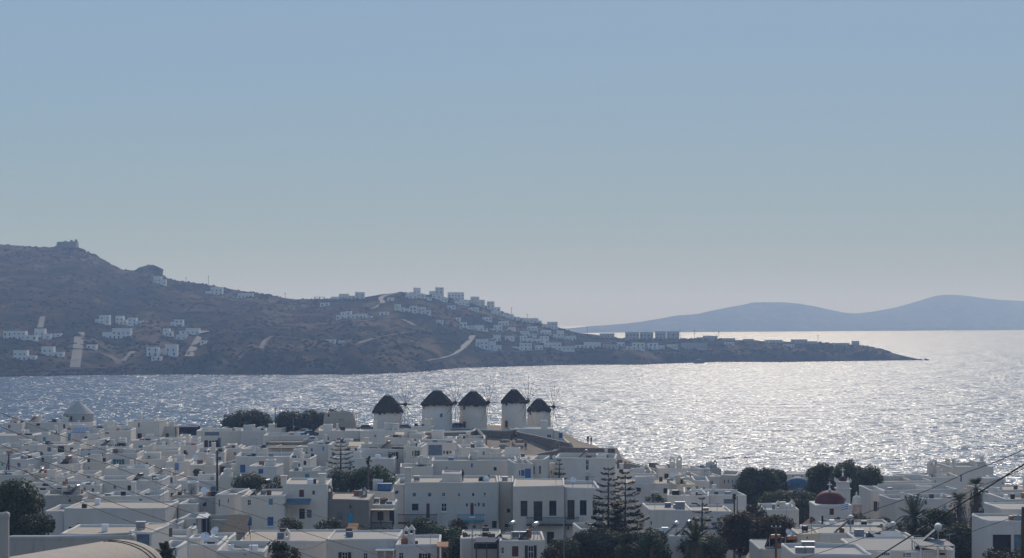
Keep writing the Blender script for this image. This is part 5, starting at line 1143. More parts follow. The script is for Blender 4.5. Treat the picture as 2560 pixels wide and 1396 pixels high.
def boat():
    D = CH * FPX / (909 - HY); e = empty('motor_boat', (wx(1748, D), D, 0)); tag(e, 'small dark boat close under the far headland shore', 'boat')
    pr = [(-5.5, .9), (-5.6, 1.6), (5.8, 2.3), (4.6, .1), (-5.0, -.2)]
    V = [(x, y * (1 if abs(x) < 5.2 or x < 0 else .15), z) for y in (-1.7, 1.7) for x, z in pr]; n = 5
    part('hull', (V, [(4, 3, 2, 1, 0), (5, 6, 7, 8, 9)] + [(i, (i + 1) % n, n + (i + 1) % n, n + i) for i in range(n)]), M_['navycloth'], e)
    c = part('cabin', boxes([(-2.5, 1.8, -1.2, 1.2, 1.5, 3.4), (-1.8, 1.0, -1.25, 1.25, 3.4, 3.6)]), M_['gpaint'], e); part('cabin_window', boxes([(-2.0, 1.4, -1.24, -1.2, 2.3, 3.0)]), M_['glass'], c)
    part('mast', tube([(-.5, 0, 3.6), (-.5, 0, 5.4)], .06, 5), M_['grey'], e)
boat()
def bird():
    D = 900; e = empty('seagull', at(1714, 681, D)); tag(e, 'tiny seagull flying in the open sky', 'bird')
    part('body', tube([(-.05, .25, 0), (0, 0, 0), (.05, -.28, .02)], [.02, .07, .03], 6), M_['dark'], e); 
    for s in (-1, 1): part('wing', ([(0, .1, .02), (s * .3, .08, .16), (s * .72, .0, .1), (s * .3, -.1, .15), (0, -.1, .02), (0, 0, .06)], [(0, 1, 5), (1, 2, 3, 5), (5, 3, 4)]), M_['dark'], e)
bird()

# ------------------------------------------------------------------ trees and shrubs
def leaf_mat(name, a, b_, c_):
    m, nt, b = nmat(name); c = coords(nt)
    col = mixcol(nt, ramp(nt, noise(nt, .9, 3, .6, c), .35, .65), a, b_); col = mixcol(nt, ramp(nt, noise(nt, 3.5, 2, .5, c), .58, .7), col, c_)
    nt.links.new(col, b.inputs['Base Color']); b.inputs['Roughness'].default_value = .65; b.inputs['Specular IOR Level'].default_value = .2
    tr = nt.nodes.new('ShaderNodeBsdfTranslucent'); nt.links.new(col, tr.inputs['Color']); mx = nt.nodes.new('ShaderNodeMixShader'); mx.inputs[0].default_value = .3
    out = nt.nodes['Material Output']; nt.links.new(b.outputs[0], mx.inputs[1]); nt.links.new(tr.outputs[0], mx.inputs[2]); nt.links.new(mx.outputs[0], out.inputs['Surface']); return m
LF = {'dark': leaf_mat('dark_evergreen_leaf', (.036, .046, .022), (.066, .076, .036), (.115, .12, .055)), 'olive': leaf_mat('olive_leaf', (.05, .06, .026), (.085, .095, .042), (.14, .14, .07)),
      'green': leaf_mat('fresh_leaf', (.03, .055, .018), (.055, .09, .028), (.09, .12, .04)), 'red': leaf_mat('reddish_leaf', (.04, .036, .018), (.075, .05, .024), (.14, .06, .03)),
      'pine': leaf_mat('norfolk_pine_needle', (.016, .024, .016), (.028, .038, .025), (.042, .052, .034)), 'scrub': plain('hillside_scrub_leaf', (.012, .014, .008), 1.0, .4, .3, 0, 0, 0), 'skirt': plain('dry_palm_skirt', (.085, .065, .05), .95, .4, 2.5)}
def quad_leaf(V, F, p, n, s, rg):
    t = Vector((rg.uniform(-1, 1), rg.uniform(-1, 1), rg.uniform(-1, 1))).cross(n); t = t.normalized() if t.length > 1e-3 else Vector((1, 0, 0)); b = n.cross(t)
    i = len(V); a = s * rg.uniform(.7, 1.3); c = a * rg.uniform(.45, .8)
    V += [tuple(p - t * a), tuple(p - b * c), tuple(p + t * a), tuple(p + b * c)]; F.append((i, i + 1, i + 2, i + 3))
def crown_mesh(w, h, d, seed, leaf=.2, dens=1.0, lumps=None):
    """leaf faces spread over overlapping lumps inside an ellipsoid w x d x h standing on z = 0"""
    rg = random.Random(seed); V = []; F = []
    L = lumps or max(16, int(w * h * 1.4))
    for k in range(L):
        while True:
            q = Vector((rg.uniform(-1, 1), rg.uniform(-1, 1), rg.uniform(-1, 1)))
            if .5 < q.length < 1.03: break
        r = rg.choice((.13, .18, .24, .32)) * rg.uniform(.8, 1.15) * min(w, h, d) * .8 + .15
        q = Vector([math.copysign(abs(v) ** .8, v) for v in q]); c = Vector((q.x * (w / 2 - r * .5), q.y * (d / 2 - r * .5), h / 2 + q.z * (h / 2 - r * .6)))
        n = int(dens * 26 * (r / leaf) ** 2 * .14) + 14
        for _ in range(n):
            u = Vector((rg.gauss(0, 1), rg.gauss(0, 1), rg.gauss(0, 1))).normalized(); rr = r * rg.uniform(.6, 1.08) ** .6
            quad_leaf(V, F, c + Vector((u.x, u.y, u.z * .85)) * rr, (u + Vector((rg.uniform(-.7, .7), rg.uniform(-.7, .7), rg.uniform(-.4, .9)))).normalized(), leaf * rg.uniform(.6, 1.2), rg)
    return V, F
def limbs(w, h, seed, trunk=.5):
    rg = random.Random(seed); V, F = tube([(0, 0, -trunk), (rg.uniform(-.1, .1), 0, h * .25), (rg.uniform(-.25, .25), 0, h * .5)], [.16 + w * .02, .13 + w * .012, .08], 7)
    for k in range(5):
        a = rg.uniform(0, 6.28); r = w * rg.uniform(.2, .36); tube([(0, 0, h * rg.uniform(.12, .4)), (r * .5 * math.cos(a), r * .5 * math.sin(a), h * rg.uniform(.4, .55)), (r * math.cos(a), r * math.sin(a), h * rg.uniform(.6, .8))], [.09, .06, .025], 5, V, F)
    return V, F
def tree(name, label, p0, p1, yt, yb, D, kind, seed, cat='tree', leaf=.2, dens=1.0, grp='trees and shrubs among the houses', floor=True):
    s = D / FPX; w = (p1 - p0) * s; h = (yb - yt) * s; px = (p0 + p1) / 2; z0 = wz(yb, D); g = ground_z(px, D) if floor else z0
    e = empty(name, (wx(px, D), D + w * .3, z0)); tag(e, label, cat, grp)
    part('trunk', limbs(w, h, seed, max(.4, z0 - g + .3)), M_['wood'], e, True)
    o = part('crown', crown_mesh(w, h, max(min(w, 7), 1.5), seed, leaf, dens), LF[kind], e); return e
tree('round_bush', 'big round dark bush on the skyline left of parked cars', 544, 678, 1028, 1096, 430, 'dark', 11, 'bush', .24, 1.5)
tree('dark_bush', 'wide dark bush behind the parked cars', 682, 786, 1030, 1100, 428, 'dark', 12, 'bush', .24, 1.4)
tree('dark_bush', 'tall dark bush left of the roofless tower', 745, 832, 1026, 1094, 432, 'dark', 13, 'bush', .24, 1.5)
tree('dark_bush', 'dark bush top showing above the roofless tower', 806, 870, 1024, 1090, 436, 'dark', 14, 'bush', .24, 1.2)
tree('olive_tree', 'olive-green tree right of the tall utility pole', 578, 662, 1184, 1268, 282, 'olive', 15, 'tree', .17, 1.2)
tree('olive_tree', 'paler flowering tree behind the tall chimney', 648, 742, 1190, 1252, 272, 'olive', 16, 'tree', .17, 1.1)
tree('garden_tree', 'broad dark green garden tree below small Norfolk pine', 812, 902, 1176, 1240, 282, 'dark', 17, 'tree', .17, 1.4)
tree('garden_tree', 'fresh green garden tree left of white roof cube', 880, 984, 1166, 1240, 280, 'green', 18, 'tree', .17, 1.3)
tree('leafy_tree', 'large leafy tree in the left foreground', -50, 92, 1204, 1380, 205, 'olive', 19, 'tree', .17, 2.0)
tree('leafy_tree', 'dark leafy tree behind the near grey yard wall', 30, 126, 1280, 1400, 200, 'dark', 20, 'tree', .15, 1.9)
tree('tall_dark_tree', 'large dark tree left of the blue dome', 1842, 1948, 1168, 1312, 320, 'olive', 21, 'tree', .2, 1.6)
tree('tall_dark_tree', 'dark tree touching the blue dome from the left', 1898, 1978, 1174, 1300, 326, 'olive', 22, 'tree', .2, 1.6)
tree('tall_dark_tree', 'tallest dark tree behind the bell tower, left half', 2016, 2122, 1156, 1320, 318, 'olive', 23, 'tree', .2, 1.7)
tree('tall_dark_tree', 'tallest dark tree behind the bell tower, right half', 2078, 2212, 1153, 1320, 312, 'olive', 24, 'tree', .2, 1.7)
tree('tall_dark_tree', 'low part of dark grove between blue dome and bell tower', 2030, 2200, 1190, 1320, 322, 'olive', 56, 'tree', .2, 1.6)
tree('olive_tree', 'wide olive tree left of red-domed church', 1902, 2052, 1226, 1330, 284, 'olive', 25, 'tree', .18, 1.5)
tree('reddish_shrub', 'big reddish-tipped shrub left of stepped-parapet house', 1800, 1905, 1282, 1392, 228, 'red', 26, 'shrub', .15, 1.6)
tree('reddish_shrub', 'reddish shrub in front of stepped-parapet house', 1875, 1990, 1290, 1396, 224, 'red', 27, 'shrub', .15, 1.6)
tree('reddish_shrub', 'reddish top of shrub beside white roof arch', 1858, 1930, 1264, 1330, 236, 'red', 28, 'shrub', .15, 1.3)
tree('roof_shrub', 'small bush in front of two outlined square windows', 1612, 1670, 1236, 1282, 286, 'dark', 29, 'shrub', .15, 1.2)
tree('shrub', 'dark shrub right of twin Norfolk pines', 1600, 1680, 1272, 1330, 252, 'dark', 30, 'shrub', .15, 1.3)
tree('shrub', 'dark shrub below the brown balcony', 1010, 1105, 1298, 1380, 238, 'dark', 31, 'shrub', .15, 1.8)
tree('shrub', 'tall shrub climbing below the turquoise balcony', 1122, 1170, 1298, 1352, 240, 'red', 32, 'shrub', .15, 1.2)
tree('shrub', 'green shrub right of the two pointed chimneys', 1076, 1165, 1318, 1420, 216, 'green', 33, 'shrub', .15, 1.8)
tree('shrub', 'dark tangled shrub below low house sunshade', 1100, 1215, 1336, 1440, 208, 'dark', 34, 'shrub', .15, 1.9)
tree('shrub', 'dark bush before the grey bare-stone house', 790, 868, 1298, 1346, 232, 'dark', 35, 'shrub', .15, 1.3)
tree('shrub', 'shrub between stone house and brown porch', 862, 930, 1312, 1350, 230, 'olive', 36, 'shrub', .15, 1.2)
tree('shrub', 'dark bush under the brown timber porch', 925, 1012, 1318, 1352, 236, 'dark', 37, 'shrub', .15, 1.2)
tree('shrub', 'dark bush at bottom edge below sunlit flat roof', 660, 752, 1356, 1420, 176, 'dark', 38, 'shrub', .14, 1.4)
tree('shrub', 'dark green bush behind front red door house', 1366, 1460, 1346, 1440, 214, 'dark', 39, 'shrub', .15, 1.8)
tree('shrub', 'dense dark bush under twin Norfolk pines', 1430, 1560, 1322, 1440, 216, 'dark', 40, 'shrub', .15, 2.0)
tree('shrub', 'dense dark bush between twin pines and front palm', 1545, 1690, 1326, 1440, 212, 'dark', 41, 'shrub', .15, 2.0)
tree('shrub', 'small fresh green bush at bottom centre', 1598, 1660, 1332, 1384, 205, 'green', 42, 'shrub', .15, 1.3)
tree('shrub', 'dark bush right of front palm', 1690, 1825, 1340, 1440, 212, 'dark', 43, 'shrub', .15, 2.0)
tree('shrub', 'flowering bush right of flag pole', 2120, 2168, 1284, 1316, 248, 'olive', 44, 'shrub', .14, 1.2)
tree('shrub', 'dark bush under the date palm', 2190, 2360, 1310, 1420, 216, 'dark', 45, 'shrub', .15, 2.0)
tree('shrub', 'dark bush between date palm and shaggy palms', 2300, 2400, 1272, 1370, 232, 'dark', 46, 'shrub', .15, 1.4)
tree('shrub', 'dark thicket under the shaggy palms', 2345, 2480, 1310, 1440, 214, 'dark', 47, 'shrub', .15, 2.0)
tree('shrub', 'fresh green bush right of shaggy palms', 2462, 2516, 1258, 1312, 240, 'green', 48, 'shrub', .15, 1.4)
tree('shrub', 'dark bush at the foot of tall dark tree by french door', 2150, 2230, 1290, 1330, 262, 'dark', 49, 'shrub', .15, 1.3)
tree('shrub', 'garden bush below blue-beamed porch', 2460, 2560, 1372, 1420, 196, 'dark', 50, 'shrub', .14, 1.3)
tree('shrub', 'small dark potted tree beside utility pole', 482, 506, 1172, 1200, 316, 'dark', 51, 'shrub', .14, 1.1, floor=False)
tree('shrub', 'dark vine on roof trellis behind small Norfolk pine', 858, 902, 1122, 1136, 322, 'red', 52, 'shrub', .14, 1.2, floor=False)
tree('shrub', 'potted shrub on the mansion roof terrace', 1196, 1226, 1188, 1206, 262, 'dark', 53, 'shrub', .12, 1.2, floor=False)
tree('shrub', 'gnarled dark tree before two-storey blue-shuttered house', 692, 756, 1292, 1345, 228, 'dark', 54, 'shrub', .14, .8)
tree('shrub', 'bougainvillea at corner of front red door house', 1352, 1400, 1368, 1420, 200, 'red', 55, 'shrub', .13, 1.3)

def norfolk(label, px, yt, yb, D, hw, seed, tiers, grp='Norfolk pines', thin=1.0):
    rg = random.Random(seed); s = D / FPX; H_ = (yb - yt) * s; W = hw * s; z0 = wz(yb, D); g = ground_z(px, D)
    e = empty('norfolk_pine', (wx(px, D), D, min(z0, g))); tag(e, label, 'pine tree', grp); off = z0 - e.location.z
    part('trunk', tube([(0, 0, 0), (0, 0, off + H_ * .5), (.03, 0, off + H_)], [.22, .13, .03], 7), M_['pole'], e, True)
    for k in range(tiers):
        t = (k + .35) / tiers; z = off + H_ * (1 - (.35 * t + .65 * t ** 1.25) * .97); r = W * (.12 + .88 * t ** .8); nb = 5 if k < 3 else 6
        V = []; F = []; ph = rg.uniform(0, 6.28)
        for b in range(nb):
            a = ph + b * 2 * math.pi / nb + rg.uniform(-.15, .15); L = r * rg.uniform(.78, 1.12); rise = L * rg.uniform(.05, .22); d = Vector((math.cos(a), math.sin(a), 0)); sd = Vector((-d.y, d.x, 0))
            P = [Vector((0, 0, z)), d * (L * .55) + Vector((0, 0, z - rise * .1)), d * L + Vector((0, 0, z + rise))]
            tube(P, [.05, .03, .012], 4, V, F); m = int((12 + L * 16) * (1 if t < .45 or thin < 1 else 2.4) * thin)
            for i in range(m):     # flat fans of foliage on the outer part of each branch
                u = .34 + .66 * (i + rg.random()) / m; p = P[0].lerp(P[1], u / .55) if u < .55 else P[1].lerp(P[2], (u - .55) / .45)
                wd = L * .26 * math.sin(math.pi * min(1, (u - .3) / .8)); q = p + sd * rg.uniform(-wd, wd) * (1 if t < .45 else 1.5) + Vector((0, 0, rg.uniform(-.03, .07) * (1 if t < .45 else 5)))
                quad_leaf(V, F, q, Vector((rg.uniform(-.3, .3), rg.uniform(-.3, .3), 1)).normalized(), .11 * (.8 + .2 * thin) + .018 * W * thin, rg)
                if i % 2: quad_leaf(V, F, p + Vector((0, 0, rg.uniform(-.04, .05))), (sd + Vector((0, 0, rg.uniform(-.5, .5)))).normalized(), .09 + .012 * W, rg)
        part('branch_tier', (V, F), LF['pine'], e)
def boughs(label, w, h, up, seed):
    e = [o for o in COL.objects if o.get('label') == label][0]; V, F = crown_mesh(w, h, w * .8, seed, .16, 1.7); V = [(x * (1.25 - z / h), y * (1.25 - z / h), z + up) for x, y, z in V]; part('lower_boughs', (V, F), LF['pine'], e)
norfolk('small slender Norfolk pine in the garden below the parked cars', 852, 1096, 1205, 296, 50, 61, 10, thin=.5)
norfolk('young Norfolk pine before big blank white house', 1398, 1148, 1225, 286, 24, 62, 6)
norfolk('taller left one of the twin Norfolk pines', 1521, 1170, 1410, 228, 72, 63, 14)
norfolk('right one of the twin Norfolk pines', 1563, 1180, 1415, 234, 76, 64, 14)
boughs('taller left one of the twin Norfolk pines', 5.0, 5.6, .3, 66); boughs('right one of the twin Norfolk pines', 5.6, 6.0, .0, 67)
norfolk('small Norfolk pine beside blue door house', 1755, 1243, 1360, 236, 42, 65, 6)

def frond(L, droop, seed, w=.5, n=18):
    rg = random.Random(seed); V = []; F = []; P = []
    for i in range(9):
        t = i / 8; P.append(Vector((L * t * (1 - .18 * t), 0, L * (.55 * t - droop * t * t))))
    tube(P, [.035 * (1 - .8 * i / 8) for i in range(9)], 4, V, F)
    for i in range(n):
        t = .12 + .86 * i / n; k = t * 8; a = int(k); p = P[a].lerp(P[min(8, a + 1)], k - a); d = (P[min(8, a + 1)] - P[a]).normalized()
        for s in (-1, 1):
            l = w * (1 - abs(t - .45)) * rg.uniform(.85, 1.15); tip = p + d * (l * .55) + Vector((0, s * l * .8, -l * .25)); j = len(V)
            V += [tuple(p - d * .05), tuple(p + d * .05), tuple(tip)]; F.append((j, j + 1, j + 2))
    return V, F
def palm(label, px, yc, yb, D, R_, seed, nf=34, grp='palms'):
    z = wz(yc, D); g = min(ground_z(px, D), wz(yb, D)); h = z - g; e = empty('date_palm', (wx(px, D), D, g)); tag(e, label, 'palm', grp); rg = random.Random(seed)
    tr_ = min(.34, .08 + R_ * .09); part('trunk', lathe([(tr_ * (1 + .08 * (i % 2)), h * i / 12) for i in range(13)], 12), M_['wood'], e, True)
    me = [raw_mesh('frond', frond(R_, dr, seed + k, .28 + R_ * .1, 24), LF['dark']) for k, dr in enumerate((.35, .7, 1.1, .1))]
    for k in range(nf):
        lay = k / nf; m = me[3] if lay < .2 else me[0] if lay < .5 else me[1] if lay < .8 else me[2]
        o = use_mesh('frond', m, e, (0, 0, h - .05), rg.uniform(0, 6.28), (rg.uniform(.85, 1.1),) * 3); o.rotation_euler[1] = R({3: -38, 0: -12, 1: 8, 2: 25}[me.index(m)] + rg.uniform(-8, 8))
palm('feathery date palm in front of long blank-walled house', 2286, 1294, 1370, 224, 3.1, 71, 44)
palm('date palm at bottom centre, right of twin pines', 1738, 1352, 1400, 200, 2.6, 72, 38)
palm('small palm at the bottom edge, lower left', 415, 1386, 1420, 150, 1.15, 73, 30)
palm('small thin palm with tuft above garden trees', 921, 1150, 1215, 276, .7, 74, 14)
palm('thin small palm at bulging white house', 1836, 1242, 1290, 254, .5, 75, 12)
def fan_palm(label, px, yc, yb, D, seed, rs):
    z = wz(yc, D); g = min(ground_z(px, D), wz(yb, D)); h = z - g; e = empty('shaggy_fan_palm', (wx(px, D), D, g)); tag(e, label, 'palm', 'shaggy fan palms'); rg = random.Random(seed)
    part('trunk', tube([(0, 0, 0), (0, 0, h)], [.4, .28], 10), M_['wood'], e, True)
    V = []; F = []
    for k in range(1500):      # hanging dead leaves round the trunk
        t = rg.random() ** .8; zz = h - .3 - t * (h * .78); r = rs * (1.0 - .35 * abs(t - .35)) * rg.uniform(.55, 1.05); a = rg.uniform(0, 6.28); p = Vector((r * math.cos(a), r * math.sin(a), zz)); l = rg.uniform(.35, .8); w = rg.uniform(.04, .1)
        sd = Vector((-math.sin(a), math.cos(a), 0)) * w; i = len(V); V += [tuple(p - sd), tuple(p + sd), tuple(p + Vector((math.cos(a) * .12, math.sin(a) * .12, -l)))]; F.append((i, i + 1, i + 2))
    part('dead_leaf_skirt', (V, F), LF['skirt'], e)
    for k in range(26):
        a = rg.uniform(0, 6.28); el = R(rg.uniform(-25, 75)); st = rg.uniform(.6, 1.1); d = Vector((math.cos(a) * math.cos(el), math.sin(a) * math.cos(el), math.sin(el))); c = Vector((0, 0, h)) + d * st
        V, F = tube([(0, 0, h - .1), tuple(c)], .025, 4); s1 = d.cross(Vector((0, 0, 1))).normalized(); u1 = s1.cross(d)
        for j in range(13):
            b = R(-78 + 13 * j); q = d * math.cos(b) + s1 * math.sin(b); l = .85 * rg.uniform(.85, 1.1); n_ = d.cross(q) if abs(j - 6) > 0 else u1; wv = (s1 * math.cos(b) - d * math.sin(b)) * .055; i = len(V)
            V += [tuple(c - wv), tuple(c + wv), tuple(c + q * l + Vector((0, 0, -.12 * l)))]; F.append((i, i + 1, i + 2))
        part('fan_leaf', (V, F), LF['dark'], e)
fan_palm('taller shaggy fan palm at right with dead leaf skirt', 2440, 1220, 1360, 232, 81, .95)
fan_palm('shorter shaggy fan palm left of the taller one', 2398, 1256, 1372, 228, 82, .95)

# ------------------------------------------------------------------ the headland: roads, walls, houses, scrub
def far_t(px, y):
    lo, hi = .02, 1.0
    f = lambda t: (lambda d: HY + (CH - d[1]) / d[0] * FPX)(far_point(px, t))
    best = min((abs(f(k / 200) - y), k / 200) for k in range(4, 201)); return best[1]
def far_at(px, y):
    t = far_t(px, y); D, z = far_point(px, t); return D, z
roadm = plain('pale_road', (.15, .135, .11), .9, .2, .05); trackm = plain('dirt_track', (.10, .075, .055), .95, .25, .05)
def road(label, pts, w, mat):
    """ribbon lying on the slope through image points"""
    Q = []
    for (a, b), (c, d) in zip(pts, pts[1:]):
        n = max(2, int(math.hypot(c - a, d - b) / 8))
        for i in range(n): Q.append((a + (c - a) * i / n, b + (d - b) * i / n))
    Q.append(pts[-1]); P = []
    for px, y in Q:
        D, z = far_at(px, y); P.append(Vector((wx(px, D), D, z)))
    for _ in range(2): P = [P[0]] + [(P[i - 1] + P[i] * 2 + P[i + 1]) / 4 for i in range(1, len(P) - 1)] + [P[-1]]
    V = []; F = []
    for i, p in enumerate(P):
        d = P[min(i + 1, len(P) - 1)] - P[max(i - 1, 0)]; d.z = 0; d.normalize(); s = Vector((d.y, -d.x, 0)) * w / 2
        for q in (-1, 1):
            r = p + s * q; V.append((r.x, r.y, p.z + .5)); V.append((r.x, r.y, p.z - 3))
    for i in range(len(P) - 1):
        a = i * 4; F += [(a, a + 2, a + 6, a + 4), (a + 1, a, a + 4, a + 5), (a + 2, a + 3, a + 7, a + 6)]
    o = mesh_obj('hill_road', V, F, mat); tag(o, kind='structure')
road('r', [(187, 921), (192, 890), (197, 850), (200, 832)], 7.5, roadm)
road('r', [(100, 820), (104, 805), (107, 793)], 4.5, roadm)
road('r', [(472, 892), (484, 868), (500, 845), (513, 828)], 6.5, roadm)
road('r', [(20, 928), (120, 926), (220, 922), (300, 918), (322, 912)], 5, trackm)
road('r', [(250, 884), (280, 893), (296, 905), (296, 914)], 5, trackm); road('r', [(308, 904), (322, 890), (332, 880)], 4, roadm)
road('r', [(928, 774), (950, 765), (962, 756), (946, 748), (960, 740), (985, 735)], 5, roadm)
road('r', [(988, 795), (1010, 800), (1036, 814)], 4.5, roadm); road('r', [(880, 863), (950, 843), (1010, 832), (1080, 826)], 5, trackm)
road('r', [(1182, 840), (1172, 856), (1155, 872), (1135, 886), (1105, 896), (1062, 903)], 5.5, roadm); road('r', [(1060, 752), (1100, 757), (1140, 764)], 5, roadm)
road('r', [(652, 872), (660, 850), (680, 841)], 3, trackm); road('r', [(1625, 880), (1670, 882), (1712, 886)], 5, roadm); road('r', [(1195, 881), (1260, 880), (1335, 878)], 3, roadm)
road('r', [(1440, 872), (1500, 876), (1560, 880)], 3, trackm); road('r', [(1850, 866), (1950, 862), (2060, 864)], 4, trackm); road('r', [(870, 866), (905, 870), (925, 874)], 4, trackm)
road('r', [(560, 828), (620, 834), (690, 842), (760, 850)], 3, trackm); road('r', [(790, 815), (860, 808), (940, 800), (985, 794)], 3, trackm)
FARW = [(2, .30, .3), (3, .2, .35)]
def FH(label, p0, p1, yt, yb, k=0, wm='w', storeys=1):
    wm = {'k': 'w' if p0 < 1490 else 'k', 'y': 'c', 'w': 'f', 'b': 'f'}.get(wm, wm)
    """house on the headland: main block, a lower wing, openings, parapets"""
    rg = random.Random(int(p0 * 7 + yt)); pc = (p0 + p1) / 2; D, z = far_at(pc, yb); s = D / FPX; w = (p1 - p0) * s; h = wz(yt, D) - z
    h = max(h, 2.4); e = empty('hillside_house', (wx(pc, D), D, z - 1.5)); tag(e, label, 'house', 'houses on the far headland')
    u = rg.choice((-1, 1)); a = w * (1 if k == 0 else rg.uniform(.55, .7)); x0, x1 = (-w / 2, -w / 2 + a) if u < 0 else (w / 2 - a, w / 2)
    def block(x0, x1, y0, dep, ht, nw):
        V = []; F = []; poly = [(x0, y0), (x1, y0), (x1, y0 + dep), (x0, y0 + dep)]; cuts = []; L = x1 - x0
        for st in range(max(1, int((ht - 1.5) / 3))):
            for i in range(nw):
                c = L * (i + .5 + rg.uniform(-.12, .12)) / nw; ww = rg.uniform(.45, .75); hh = rg.choice((1.2, 1.2, 2.0)); zc = 1.5 + st * 3.0 + (0 if hh == 2.0 else .9)
                if zc + hh < ht - .3 and .3 < c - ww and c + ww < L - .3: cuts.append((c - ww, c + ww, zc, zc + hh))
        for i in range(4): wall_face(V, F, poly[i], poly[(i + 1) % 4], 0, ht, cuts if i == 0 else [], .25)
        part('wall', (V, F), WALLM[wm], e)
        part('parapet', ring_mesh(poly, [(-.03, ht - .3), (-.03, ht), (.28, ht), (.28, ht - .4)]), WALLM[wm], e); q = inset(poly, .25); mesh_obj('roof', [(x, y, ht - .35) for x, y in q], [(0, 1, 2, 3)], ROOFM['w'], e)
        mt = rg.choice(('gap', 'gap', 'blue', 'gpaint'))
        for c in cuts: use_mesh('window', unit('pane', mt), e, (x0 + (c[0] + c[1]) / 2, y0 + .246, c[2]), 0, (c[1] - c[0], 1, c[3] - c[2]))
    block(x0, x1, 0, 7, h + 1.5, max(1, int(a / 3.2)))
    if k:
        if u < 0: block(x1 - .0 + .01, w / 2, .8, 6, (h + 1.5) * rg.uniform(.55, .72), max(1, int((w - a) / 3)))
        else: block(-w / 2, x0 - .01, .8, 6, (h + 1.5) * rg.uniform(.55, .72), max(1, int((w - a) / 3)))
    if k == 2: part('chimney', boxes([(x0 + 1, x0 + 1.8, 2, 2.8, h + 1.1, h + 2.6)]), WALLM[wm], e)
